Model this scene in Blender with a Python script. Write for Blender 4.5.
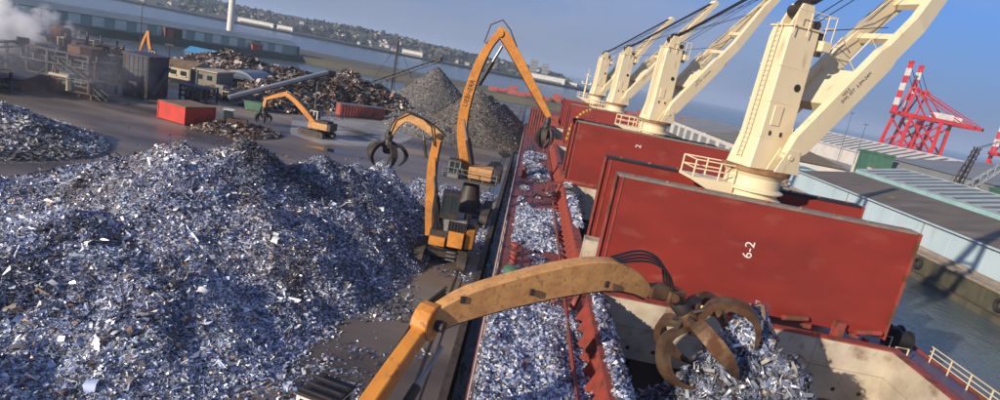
import bpy, math, random
import numpy as np
from mathutils import Vector as V, Matrix
random.seed(7); RNG = np.random.default_rng(11)
SC = bpy.context.scene
for o in list(bpy.data.objects): bpy.data.objects.remove(o)
COL = SC.collection
R = math.radians

# ------------------------------------------------------------------ camera
cam_d = bpy.data.cameras.new('camera'); cam = bpy.data.objects.new('camera', cam_d); COL.objects.link(cam)
cam_d.sensor_width = 36.0; cam_d.lens = 36.0*0.600; cam_d.clip_start = 0.2; cam_d.clip_end = 30000
CAM_H = 18.0; ROLL, PITCH, YAW = R(11.0), R(12.829), R(1.0365)
_f = V((-math.sin(YAW)*math.cos(PITCH), math.cos(YAW)*math.cos(PITCH), -math.sin(PITCH)))
_r = V((math.cos(YAW), math.sin(YAW), 0)); _u = _r.cross(_f)
_x = math.cos(ROLL)*_r + math.sin(ROLL)*_u; _y = -math.sin(ROLL)*_r + math.cos(ROLL)*_u
_m = Matrix((_x, _y, -_f)).transposed().to_4x4(); _m.translation = V((0, 0, CAM_H))
cam.matrix_world = _m; SC.camera = cam
SC.render.resolution_x = 1024; SC.render.resolution_y = 410

# ------------------------------------------------------------------ sky and sun
SUN_EL = R(18.5); SUN_DIR = V((0.68, 0.733, 0)).normalized()      # horizontal direction the light travels
world = bpy.data.worlds.new('World'); SC.world = world; world.use_nodes = True
wn, wl = world.node_tree.nodes, world.node_tree.links; wn.clear()
w_out = wn.new('ShaderNodeOutputWorld'); w_bg = wn.new('ShaderNodeBackground'); w_sky = wn.new('ShaderNodeTexSky')
w_sky.sky_type = 'NISHITA'; w_sky.sun_disc = False; w_sky.sun_elevation = SUN_EL
src = -SUN_DIR; w_sky.sun_rotation = math.atan2(src.x, src.y)
w_sky.altitude = 0; w_sky.air_density = 1.0; w_sky.dust_density = 0.0; w_sky.ozone_density = 8.0
w_tc = wn.new('ShaderNodeTexCoord'); w_map = wn.new('ShaderNodeMapping'); w_map.inputs['Scale'].default_value = (1.6, 1.6, 6.0); w_map.inputs['Location'].default_value = (2.3, 0.4, 0.0)
w_no = wn.new('ShaderNodeTexNoise'); w_no.inputs['Scale'].default_value = 0.9; w_no.inputs['Detail'].default_value = 6
w_ra = wn.new('ShaderNodeMapRange'); w_ra.inputs[1].default_value = 0.36; w_ra.inputs[2].default_value = 0.66; w_ra.inputs[4].default_value = 0.85
w_mx = wn.new('ShaderNodeMixRGB'); w_mx.inputs[2].default_value = (3.0, 3.15, 3.9, 1)      # thin high cloud
wl.new(w_tc.outputs['Generated'], w_map.inputs['Vector']); wl.new(w_map.outputs['Vector'], w_no.inputs['Vector'])
wl.new(w_no.outputs['Fac'], w_ra.inputs[0]); wl.new(w_ra.outputs[0], w_mx.inputs[0])
w_sep = wn.new('ShaderNodeSeparateXYZ'); wl.new(w_tc.outputs['Generated'], w_sep.inputs[0])
w_hr = wn.new('ShaderNodeMapRange'); w_hr.interpolation_type = 'SMOOTHSTEP'; w_hr.inputs[1].default_value = -0.02; w_hr.inputs[2].default_value = 0.34; w_hr.inputs[3].default_value = 0.92; w_hr.inputs[4].default_value = 0.0
w_gr = wn.new('ShaderNodeMixRGB'); w_gr.blend_type = 'MULTIPLY'; w_gr.inputs[0].default_value = 1.0; w_gr.inputs[2].default_value = (0.74, 0.90, 1.10, 1)
w_hz = wn.new('ShaderNodeMixRGB'); w_hz.inputs[2].default_value = (1.2, 1.5, 2.8, 1)      # slate sea haze low in the sky
wl.new(w_sep.outputs['Z'], w_hr.inputs[0]); wl.new(w_hr.outputs[0], w_hz.inputs[0]); wl.new(w_sky.outputs['Color'], w_gr.inputs[1]); wl.new(w_gr.outputs['Color'], w_hz.inputs[1]); wl.new(w_hz.outputs['Color'], w_mx.inputs[1])
wl.new(w_mx.outputs['Color'], w_bg.inputs['Color']); w_bg.inputs['Strength'].default_value = 0.11
wl.new(w_bg.outputs['Background'], w_out.inputs['Surface'])
sun_d = bpy.data.lights.new('sun', 'SUN'); sun_d.energy = 5.0; sun_d.angle = R(0.55); sun_d.color = (1.0, 0.86, 0.68)
sun = bpy.data.objects.new('sun', sun_d); COL.objects.link(sun)
_l = V((SUN_DIR.x*math.cos(SUN_EL), SUN_DIR.y*math.cos(SUN_EL), -math.sin(SUN_EL)))
sun.rotation_euler = _l.to_track_quat('-Z', 'Y').to_euler(); sun.location = (-60, -60, 60)
SC.view_settings.view_transform = 'Standard'; SC.view_settings.look = 'None'
SC.view_settings.exposure = 0.25; SC.view_settings.gamma = 1.0; SC.view_settings.use_curve_mapping = False

SC.cycles.volume_bounces = 3
# ------------------------------------------------------------------ materials
def mat(name, col, rough=0.6, metal=0.0, col2=None, scale=0.6, mix=(0.4, 0.65), bump=0.0, bscale=8.0, rust=None, rscale=0.5, rcut=(0.6, 0.68), stretch=None, spec=None):
    m = bpy.data.materials.new(name); m.use_nodes = True
    n, l = m.node_tree.nodes, m.node_tree.links
    p = n['Principled BSDF']; p.inputs['Roughness'].default_value = rough; p.inputs['Metallic'].default_value = metal
    if spec is not None: p.inputs['Specular IOR Level'].default_value = spec
    tc = n.new('ShaderNodeTexCoord'); vec = tc.outputs['Object']
    if stretch:
        mp = n.new('ShaderNodeMapping'); mp.inputs['Scale'].default_value = stretch; l.new(vec, mp.inputs['Vector']); vec = mp.outputs['Vector']
    def noise(s, d=6):
        t = n.new('ShaderNodeTexNoise'); t.inputs['Scale'].default_value = s; t.inputs['Detail'].default_value = d; l.new(vec, t.inputs['Vector']); return t.outputs['Fac']
    def ramp(src, a, b, lo=0., hi=1.):
        r = n.new('ShaderNodeMapRange'); r.inputs[1].default_value = a; r.inputs[2].default_value = b; r.inputs[3].default_value = lo; r.inputs[4].default_value = hi; l.new(src, r.inputs[0]); return r.outputs[0]
    def mixc(f, a, b):
        x = n.new('ShaderNodeMixRGB'); l.new(f, x.inputs[0])
        for i, c in ((1, a), (2, b)):
            if isinstance(c, tuple): x.inputs[i].default_value = (*c, 1)
            else: l.new(c, x.inputs[i])
        return x.outputs[0]
    c = tuple(col)
    c2 = tuple(col2) if col2 else tuple(v*0.72 for v in col)
    out = mixc(ramp(noise(scale), *mix), c, c2)
    if rust:
        f = ramp(noise(rscale, 9), *rcut); out = mixc(f, out, tuple(rust))
        l.new(ramp(f, 0, 1, rough, 0.9), p.inputs['Roughness'])
    l.new(out, p.inputs['Base Color'])
    if bump:
        b = n.new('ShaderNodeBump'); b.inputs['Strength'].default_value = bump; b.inputs['Distance'].default_value = 0.05
        l.new(noise(bscale), b.inputs['Height']); l.new(b.outputs['Normal'], p.inputs['Normal'])
    return m
RUST = (0.10, 0.042, 0.02)
M = {}
M['orange'] = mat('orange_paint', (0.60, 0.245, 0.04), 0.42, 0, (0.47, 0.18, 0.03), 0.9, bump=0.08, rust=(0.24, 0.10, 0.035), rscale=4.5, rcut=(0.56, 0.74))
M['orange_old'] = mat('dusty_orange_paint', (0.60, 0.32, 0.115), 0.6, 0, (0.47, 0.235, 0.08), 1.6, bump=0.2, bscale=18, rust=(0.27, 0.13, 0.055), rscale=6.0, rcut=(0.54, 0.74))
M['dark_steel'] = mat('dark_steel', (0.035, 0.033, 0.034), 0.55, 0.3, (0.07, 0.05, 0.04), 1.5, bump=0.1)
M['track'] = mat('track_steel', (0.05, 0.042, 0.036), 0.7, 0.2, (0.10, 0.075, 0.055), 2.0, bump=0.2)
M['chrome'] = mat('cylinder_rod', (0.32, 0.33, 0.34), 0.4, 0.6)
M['hose'] = mat('rubber_hose', (0.02, 0.02, 0.021), 0.5)
M['glass'] = mat('cab_glass', (0.03, 0.045, 0.05), 0.06, 0.0, spec=0.8)
M['grapple'] = mat('worn_grapple_steel', (0.20, 0.125, 0.075), 0.5, 0.55, (0.11, 0.06, 0.035), 1.6, bump=0.2, bscale=10, rust=(0.13, 0.06, 0.03), rscale=1.2, rcut=(0.5, 0.62))
M['grey_machine'] = mat('grey_machine_paint', (0.22, 0.22, 0.21), 0.5, 0.1, (0.13, 0.12, 0.11), 1.5)
M['white_paint'] = mat('white_paint', (0.72, 0.71, 0.67), 0.5, 0, (0.55, 0.53, 0.48), 1.0)
M['ship_red'] = mat('red_hatch_paint', (0.24, 0.029, 0.019), 0.42, 0, (0.185, 0.023, 0.016), 0.5, bump=0.35, bscale=0.9, rust=(0.27, 0.075, 0.055), rscale=0.9, rcut=(0.60, 0.86), stretch=(.45, 1, 1))
M['ship_red2'] = mat('red_fitting_paint', (0.30, 0.055, 0.04), 0.6, 0, (0.22, 0.05, 0.035), 1.3, rust=RUST, rscale=1.3, rcut=(0.50, 0.66))
M['deck_red'] = mat('red_deck_paint', (0.27, 0.055, 0.04), 0.5, 0, (0.20, 0.055, 0.045), 0.8, bump=0.1, rust=(0.13, 0.06, 0.045), rscale=0.7, rcut=(0.5, 0.62))
M['deck_shade_violet'] = mat('sky_shaded_deck_paint', (0.10, 0.075, 0.13), 0.45, 0, (0.13, 0.07, 0.08), 0.8, bump=0.05)  # violet puts shade and blue sky reflection into the red deck's colour
M['hull'] = mat('black_hull_paint', (0.03, 0.028, 0.03), 0.5, 0, (0.07, 0.035, 0.028), 0.5, rust=RUST, rscale=0.4)
M['coaming_in'] = mat('cream_hold_paint', (0.52, 0.46, 0.36), 0.6, 0, (0.38, 0.32, 0.24), 0.7, rust=(0.20, 0.13, 0.085), rscale=0.8, rcut=(0.58, 0.74), bump=0.08)
M['hold'] = mat('scuffed_hold_steel', (0.14, 0.125, 0.115), 0.6, 0.1, (0.08, 0.06, 0.05), 0.5, rust=RUST, rscale=0.4, rcut=(0.5, 0.62), stretch=(1, 1, 0.3))
M['gasket'] = mat('grey_gasket_channel', (0.16, 0.14, 0.125), 0.6, 0, (0.24, 0.19, 0.15), 2.0)
M['cream'] = mat('cream_crane_paint', (0.75, 0.635, 0.42), 0.45, 0, (0.68, 0.565, 0.365), 0.25, rust=(0.42, 0.26, 0.14), rscale=1.4, rcut=(0.62, 0.80), bump=0.03, stretch=(1, 1, 0.22))
M['crane_rust'] = mat('rusty_slewing_ring', (0.30, 0.16, 0.07), 0.7, 0, (0.18, 0.085, 0.035), 1.5)
M['cable'] = mat('steel_cable', (0.03, 0.03, 0.035), 0.5, 0.4)
M['yellow'] = mat('yellow_paint', (0.62, 0.42, 0.05), 0.5)
M['green_paint'] = mat('green_paint', (0.06, 0.16, 0.10), 0.55)
M['text_white'] = mat('white_lettering', (0.75, 0.75, 0.72), 0.6)
M['text_black'] = mat('black_lettering', (0.02, 0.02, 0.02), 0.6)
M['mud'] = mat('yard_mud', (0.195, 0.155, 0.12), 0.38, 0, (0.075, 0.057, 0.043), 0.12, (0.38, 0.62), bump=0.5, bscale=2.2, rust=(0.26, 0.215, 0.17), rscale=0.09, rcut=(0.48, 0.64), stretch=(.35, 1, 1))
M['concrete'] = mat('worn_concrete', (0.36, 0.345, 0.32), 0.5, 0, (0.22, 0.205, 0.185), 0.15, bump=0.25, bscale=3, rust=(0.09, 0.075, 0.06), rscale=0.12, rcut=(0.52, 0.68))
M['stone'] = mat('quay_stone', (0.36, 0.29, 0.21), 0.8, 0, (0.26, 0.20, 0.14), 0.5, bump=0.3, bscale=4)
M['quay_face'] = mat('weedy_quay_face', (0.10, 0.085, 0.055), 0.85, 0, (0.05, 0.055, 0.03), 0.6, bump=0.5, bscale=3, stretch=(1, 1, 0.4))
M['puddle'] = mat('puddle_water', (0.02, 0.022, 0.024), 0.03)
M['rubber'] = mat('tyre_rubber', (0.018, 0.018, 0.019), 0.75)
M['box_red'] = mat('red_skip_paint', (0.55, 0.045, 0.03), 0.5, 0, (0.42, 0.04, 0.028), 0.7, rust=RUST, rscale=0.6, rcut=(0.66, 0.74))
M['box_top'] = mat('rusty_brown_lid', (0.22, 0.15, 0.09), 0.8, 0, (0.15, 0.10, 0.06), 0.8)
M['cont_red'] = mat('faded_red_container', (0.36, 0.085, 0.06), 0.6, 0, (0.28, 0.07, 0.05), 0.6, rust=RUST, rscale=0.6)
M['cont_blue'] = mat('blue_container', (0.05, 0.13, 0.26), 0.6)
M['plant'] = mat('dark_plant_cladding', (0.035, 0.042, 0.065), 0.6, 0.1, (0.075, 0.065, 0.06), 0.4, rust=RUST, rscale=0.3, rcut=(0.56, 0.66))
M['plant_rust'] = mat('rusty_plant_steel', (0.14, 0.07, 0.04), 0.75, 0.1, (0.08, 0.05, 0.035), 0.5)
M['conveyor'] = mat('galvanised_conveyor', (0.12, 0.12, 0.115), 0.6, 0.4, (0.07, 0.065, 0.06), 0.7)
M['beige_wall'] = mat('beige_cladding', (0.48, 0.40, 0.27), 0.6, 0, (0.40, 0.33, 0.22), 0.3)
M['olive_wall'] = mat('olive_grey_cladding', (0.21, 0.20, 0.16), 0.6, 0, (0.17, 0.16, 0.13), 0.3)
M['grey_roof'] = mat('grey_metal_roof', (0.26, 0.28, 0.31), 0.45, 0.3, (0.20, 0.22, 0.25), 0.3)
M['shed_green'] = mat('pale_green_cladding', (0.30, 0.40, 0.36), 0.6, 0, (0.26, 0.35, 0.32), 0.2)
M['shed_panel'] = mat('mint_door_panel', (0.62, 0.73, 0.65), 0.55, 0, (0.56, 0.66, 0.60), 0.3)
M['shed_roof'] = mat('blue_grey_shed_roof', (0.17, 0.22, 0.24), 0.6, 0.0, (0.14, 0.18, 0.20), 0.1)
M['shed_blue'] = mat('dark_blue_cladding', (0.045, 0.10, 0.20), 0.55)
M['bright_blue'] = mat('bright_blue_paint', (0.06, 0.27, 0.50), 0.5, 0, (0.05, 0.2, 0.4), 0.2)
M['wall_blue'] = mat('pale_blue_wall', (0.48, 0.60, 0.66), 0.6, 0, (0.42, 0.54, 0.61), 0.12, bump=0.05, bscale=2, rust=(0.38, 0.44, 0.46), rscale=0.3, rcut=(0.6, 0.75), stretch=(1, 1, 0.25))
M['roof_brown'] = mat('brown_felt_roof', (0.155, 0.13, 0.105), 0.8, 0, (0.11, 0.095, 0.078), 0.35, bump=0.15, bscale=1.5, rust=(0.21, 0.18, 0.15), rscale=0.15, rcut=(0.58, 0.72), stretch=(0.4, 1, 1))
M['roof_aqua'] = mat('aqua_fascia', (0.33, 0.52, 0.53), 0.55, 0, (0.27, 0.44, 0.45), 0.4)
M['roof_green'] = mat('grey_green_sheet', (0.40, 0.45, 0.43), 0.55, 0, (0.32, 0.37, 0.35), 0.35, bump=0.04)
M['roof_strip'] = mat('dark_rooflight_strip', (0.10, 0.115, 0.11), 0.4, 0, (0.15, 0.155, 0.145), 0.5)
M['grey_clad'] = mat('plain_grey_cladding', (0.22, 0.235, 0.24), 0.6, 0, (0.19, 0.205, 0.21), 0.08)
M['white_clad'] = mat('white_cladding', (0.66, 0.63, 0.57), 0.6, 0, (0.56, 0.53, 0.48), 0.2)
M['gantry_red'] = mat('gantry_red_paint', (0.62, 0.035, 0.035), 0.45, 0, (0.5, 0.03, 0.03), 0.2)
M['land'] = mat('far_hillside', (0.055, 0.06, 0.040), 0.9, 0, (0.085, 0.075, 0.05), 0.02, bump=0.3, bscale=0.2)
M['wood'] = mat('far_woodland', (0.045, 0.055, 0.035), 0.9, 0, (0.07, 0.065, 0.04), 0.05)
M['spit'] = mat('grassy_dock_wall', (0.115, 0.115, 0.075), 0.9, 0, (0.09, 0.08, 0.06), 0.05, bump=0.3, bscale=0.6)
M['house'] = mat('pale_house_wall', (0.55, 0.52, 0.47), 0.7)
M['house_roof'] = mat('slate_roof', (0.16, 0.13, 0.12), 0.8)
M['brick'] = mat('brick_gate', (0.33, 0.23, 0.16), 0.8)

def water_mat():
    m = bpy.data.materials.new('harbour_water'); m.use_nodes = True; n, l = m.node_tree.nodes, m.node_tree.links
    p = n['Principled BSDF']; p.inputs['Base Color'].default_value = (0.085, 0.115, 0.12, 1); p.inputs['Roughness'].default_value = 0.22
    tc = n.new('ShaderNodeTexCoord'); h = None
    for s, d, st in ((0.35, 5, 0.9), (1.6, 4, 0.5)):
        mp = n.new('ShaderNodeMapping'); mp.inputs['Scale'].default_value = (1, 0.55, 1); mp.inputs['Rotation'].default_value = (0, 0, 0.5)
        t = n.new('ShaderNodeTexNoise'); t.inputs['Scale'].default_value = s; t.inputs['Detail'].default_value = d
        b = n.new('ShaderNodeBump'); b.inputs['Strength'].default_value = st; b.inputs['Distance'].default_value = 0.25
        l.new(tc.outputs['Object'], mp.inputs['Vector']); l.new(mp.outputs['Vector'], t.inputs['Vector']); l.new(t.outputs['Fac'], b.inputs['Height'])
        if h: l.new(h, b.inputs['Normal'])
        h = b.outputs['Normal']
    l.new(h, p.inputs['Normal']); return m
M['water'] = water_mat()

def attr_mat(name, metal, rough):
    m = bpy.data.materials.new(name); m.use_nodes = True; n, l = m.node_tree.nodes, m.node_tree.links
    p = n['Principled BSDF']; p.inputs['Metallic'].default_value = metal; p.inputs['Roughness'].default_value = rough
    a = n.new('ShaderNodeAttribute'); a.attribute_name = 'tint'; l.new(a.outputs['Color'], p.inputs['Base Color']); return m
M['scrap'] = attr_mat('shredded_metal', 0.30, 0.38)
M['scrap_dull'] = attr_mat('dull_mixed_scrap', 0.25, 0.6)
M['stone_bits'] = attr_mat('grey_lumps', 0.0, 0.8)
M['heap_core'] = mat('compacted_scrap', (0.13, 0.13, 0.15), 0.6, 0.2, (0.08, 0.07, 0.07), 1.2, bump=0.8, bscale=5)
M['gravel'] = mat('grey_shred_fines', (0.12, 0.115, 0.11), 0.85, 0, (0.07, 0.068, 0.066), 1.2, bump=0.8, bscale=5, rust=(0.24, 0.22, 0.2), rscale=2.5, rcut=(0.5, 0.6))
M['gravel_brown'] = mat('brown_shred_fines', (0.11, 0.095, 0.08), 0.85, 0, (0.065, 0.057, 0.05), 1.2, bump=0.8, bscale=5, rust=(0.22, 0.18, 0.15), rscale=2.5, rcut=(0.5, 0.6))
def core_mat(name, cols, scale, metal):
    m = bpy.data.materials.new(name); m.use_nodes = True; n, l = m.node_tree.nodes, m.node_tree.links; p = n['Principled BSDF']; p.inputs['Roughness'].default_value = .5; p.inputs['Metallic'].default_value = metal
    tc = n.new('ShaderNodeTexCoord'); mp = n.new('ShaderNodeMapping'); mp.inputs['Scale'].default_value = (1, .6, 1.3); vo = n.new('ShaderNodeTexVoronoi'); vo.inputs['Scale'].default_value = scale
    l.new(tc.outputs['Object'], mp.inputs['Vector']); l.new(mp.outputs['Vector'], vo.inputs['Vector']); se = n.new('ShaderNodeSeparateColor'); l.new(vo.outputs['Color'], se.inputs[0])
    r = n.new('ShaderNodeValToRGB'); r.color_ramp.interpolation = 'CONSTANT'; el = r.color_ramp.elements
    while len(el) < len(cols): el.new(0.5)
    for i, c in enumerate(cols): el[i].position = i/len(cols); el[i].color = (*c, 1)
    l.new(se.outputs[0], r.inputs[0]); l.new(r.outputs['Color'], p.inputs['Base Color'])
    b = n.new('ShaderNodeBump'); b.inputs['Strength'].default_value = 1; b.inputs['Distance'].default_value = .1; l.new(se.outputs[1], b.inputs['Height']); l.new(b.outputs['Normal'], p.inputs['Normal']); return m
M['heap_core'] = core_mat('tangled_fine_scrap', [(.05,.05,.06),(.12,.13,.18),(.26,.29,.40),(.07,.06,.06),(.42,.45,.54),(.16,.18,.28),(.60,.61,.64),(.10,.08,.07)], 6.5, .25)  # blue cells carry the painted sky tint of the shards
M['rubble'] = mat('dark_mixed_rubble', (0.07, 0.055, 0.045), 0.85, 0, (0.035, 0.03, 0.028), 0.8, bump=0.9, bscale=3)

# ------------------------------------------------------------------ helpers
OFF = {}
class MB:
    def __init__(s): s.v = []; s.f = []
    def add(s, vs, fs):
        b = len(s.v); s.v += [tuple(p) for p in vs]; s.f += [tuple(i+b for i in f) for f in fs]; return s
    def box(s, x0, x1, y0, y1, z0, z1):
        return s.add([(x0,y0,z0),(x1,y0,z0),(x1,y1,z0),(x0,y1,z0),(x0,y0,z1),(x1,y0,z1),(x1,y1,z1),(x0,y1,z1)],
                     [(0,3,2,1),(4,5,6,7),(0,1,5,4),(1,2,6,5),(2,3,7,6),(3,0,4,7)])
    def obox(s, c, sx, sy, sz, rz=0, ax=None):
        c = V(c); ca, sa = math.cos(rz), math.sin(rz); X = V((ca, sa, 0)); Y = V((-sa, ca, 0)); Z = V((0, 0, 1))
        if ax: X, Y, Z = ax
        p = [c + X*(i*sx/2) + Y*(j*sy/2) + Z*(k*sz/2) for k in (-1, 1) for i, j in ((-1,-1),(1,-1),(1,1),(-1,1))]
        return s.add(p, [(0,3,2,1),(4,5,6,7),(0,1,5,4),(1,2,6,5),(2,3,7,6),(3,0,4,7)])
    def tube(s, pts, r, n=8, r2=None):
        pts = [V(p) for p in pts]; k = len(pts); vs = []; fs = []; ref = None
        for i, p in enumerate(pts):
            t = (pts[min(i+1, k-1)] - pts[max(i-1, 0)]).normalized()
            if ref is None: ref = V((0, 0, 1)) if abs(t.z) < 0.9 else V((1, 0, 0))
            a = t.cross(ref).normalized(); b = a.cross(t); ref = b if abs(b.dot(t)) < .9 else ref
            rr = r if r2 is None else r + (r2-r)*i/(k-1)
            vs += [p + (a*math.cos(2*math.pi*j/n) + b*math.sin(2*math.pi*j/n))*rr for j in range(n)]
        for i in range(k-1):
            for j in range(n): fs.append((i*n+j, i*n+(j+1) % n, (i+1)*n+(j+1) % n, (i+1)*n+j))
        fs.append(tuple(range(n))[::-1]); fs.append(tuple((k-1)*n+j for j in range(n)))
        return s.add(vs, fs)
    def boxpath(s, pts, w, h, side):
        pts = [V(p) for p in pts]; k = len(pts); side = V(side).normalized(); vs = []; fs = []
        W = w if isinstance(w, (list, tuple)) else [w]*k; Hh = h if isinstance(h, (list, tuple)) else [h]*k
        for i, p in enumerate(pts):
            t = (pts[min(i+1, k-1)] - pts[max(i-1, 0)]).normalized(); nn = side.cross(t).normalized()
            for a, b in ((-1,-1),(1,-1),(1,1),(-1,1)): vs.append(p + side*(a*W[i]/2) + nn*(b*Hh[i]/2))
        for i in range(k-1):
            for j in range(4): fs.append((i*4+j, i*4+(j+1) % 4, (i+1)*4+(j+1) % 4, (i+1)*4+j))
        fs += [(3, 2, 1, 0), tuple((k-1)*4+j for j in range(4))]
        return s.add(vs, fs)
    def beam(s, p, q, w, h=None):
        p, q = V(p), V(q); t = (q-p).normalized(); side = t.cross(V((0, 0, 1))) if abs(t.z) < 0.99 else V((1, 0, 0))
        return s.boxpath([p, q], w, h or w, side)
    def lathe(s, prof, c=(0, 0, 0), n=24, cap=True):
        c = V(c); vs = []; fs = []
        for r, z in prof: vs += [(c.x + r*math.cos(2*math.pi*j/n), c.y + r*math.sin(2*math.pi*j/n), c.z + z) for j in range(n)]
        for i in range(len(prof)-1):
            for j in range(n): fs.append((i*n+j, i*n+(j+1) % n, (i+1)*n+(j+1) % n, (i+1)*n+j))
        if cap: fs.append(tuple(range(n))[::-1]); fs.append(tuple((len(prof)-1)*n+j for j in range(n)))
        return s.add(vs, fs)
    def prism(s, poly, e):                       # poly: 3-D points of a planar outline, e: extrusion vector
        e = V(e); k = len(poly); p = [V(q) for q in poly]
        return s.add(p + [q+e for q in p], [tuple(range(k))[::-1], tuple(range(k, 2*k))] + [(i, (i+1) % k, k+(i+1) % k, k+i) for i in range(k)])

def link(name, me, m, parent=None):
    if m: me.materials.append(m)
    o = bpy.data.objects.new(name, me); COL.objects.link(o)
    if parent is not None: o.parent = parent; OFF[o] = OFF.get(parent, V((0, 0, 0)))
    return o
def build(name, mb, m, parent=None, smooth=False, bevel=0.0):
    off = OFF.get(parent, V((0, 0, 0))) if parent is not None else V((0, 0, 0))
    me = bpy.data.meshes.new(name); me.from_pydata([(x-off.x, y-off.y, z-off.z) for x, y, z in mb.v], [], mb.f); me.validate()
    import bmesh
    bm = bmesh.new(); bm.from_mesh(me); bmesh.ops.recalc_face_normals(bm, faces=bm.faces[:])
    if bevel: bmesh.ops.bevel(bm, geom=[e for e in bm.edges if e.is_manifold and e.calc_face_angle(0) > 0.6], offset=bevel, segments=1, affect='EDGES', profile=0.5)
    bm.to_mesh(me); bm.free()
    if smooth: me.shade_smooth(); me.set_sharp_from_angle(angle=R(35))
    return link(name, me, M[m] if isinstance(m, str) else m, parent)
def tag(o, label, cat, group=None, kind=None):
    if label: o['label'] = label
    if cat: o['category'] = cat
    if group: o['group'] = group
    if kind: o['kind'] = kind
    return o
def thing(name, label, cat, loc=(0, 0, 0), group=None, rz=0):
    o = bpy.data.objects.new(name, None); COL.objects.link(o); o.location = loc; o.rotation_euler = (0, 0, rz)
    o.empty_display_size = 0.5; OFF[o] = V(loc) if rz == 0 else V((0, 0, 0)); return tag(o, label, cat, group)
def local_thing(name, label, cat, group=None):
    o = thing(name, label, cat, (0, 0, 0), group); return o
def structure(name, mb, m, parent=None):
    o = build(name, mb, m, parent)
    if parent is None: o['kind'] = 'structure'
    return o
def dup(root, loc, rz=0, label=None, scale=None):
    def cp(o, par):
        c = o.copy(); COL.objects.link(c); c.parent = par
        for ch in o.children: cp(ch, c)
        return c
    r = cp(root, None); r.location = loc; r.rotation_euler = (0, 0, rz)
    if scale: r.scale = (scale,)*3
    if label: r['label'] = label
    return r
def text_part(name, s, size, m, parent, origin, xdir, ydir, extrude=0.01):
    cu = bpy.data.curves.new('lettering', 'FONT'); cu.body = s; cu.size = size; cu.extrude = extrude; cu.align_x = 'CENTER'; cu.align_y = 'CENTER'
    t = bpy.data.objects.new('lettering', cu); COL.objects.link(t)
    bpy.context.view_layer.update()
    me = bpy.data.meshes.new_from_object(t.evaluated_get(bpy.context.evaluated_depsgraph_get())); bpy.data.objects.remove(t)
    X = V(xdir).normalized(); Y = V(ydir).normalized(); Z = X.cross(Y); mm = Matrix((X, Y, Z)).transposed().to_4x4()
    mm.translation = V(origin) - OFF.get(parent, V((0, 0, 0))); me.transform(mm)
    me.materials.clear()
    return link(name, me, M[m], parent)

_perm = RNG.permutation(256)
def vnoise(x, y):
    x = np.asarray(x, float); y = np.asarray(y, float); xi = np.floor(x).astype(int); yi = np.floor(y).astype(int); fx = x-xi; fy = y-yi
    g = lambda i, j: _perm[(_perm[i & 255] + j) & 255]/255.0
    u = fx*fx*(3-2*fx); w = fy*fy*(3-2*fy)
    return (g(xi, yi)*(1-u)+g(xi+1, yi)*u)*(1-w) + (g(xi, yi+1)*(1-u)+g(xi+1, yi+1)*u)*w
def fbm(x, y, o=4):
    s = 0; a = 0.5
    for i in range(o): s = s + a*(vnoise(np.asarray(x)*2**i+17*i, np.asarray(y)*2**i+31*i)-0.5); a *= 0.5
    return s*2

def fast_mesh(name, verts, faces4, tint, m, parent=None):
    off = OFF.get(parent, V((0, 0, 0))) if parent is not None else V((0, 0, 0))
    verts = verts - np.array(off[:])
    me = bpy.data.meshes.new(name); nv, nf = len(verts), len(faces4)
    me.vertices.add(nv); me.vertices.foreach_set('co', verts.astype(np.float32).ravel())
    me.loops.add(nf*4); me.loops.foreach_set('vertex_index', faces4.astype(np.int32).ravel())
    me.polygons.add(nf); me.polygons.foreach_set('loop_start', np.arange(0, nf*4, 4, dtype=np.int32))
    me.update(calc_edges=True)
    if tint is not None:
        a = me.attributes.new('tint', 'FLOAT_COLOR', 'POINT'); a.data.foreach_set('color', np.concatenate([tint, np.ones((nv, 1))], 1).astype(np.float32).ravel())
    return link(name, me, M[m] if isinstance(m, str) else m, parent)

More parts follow.
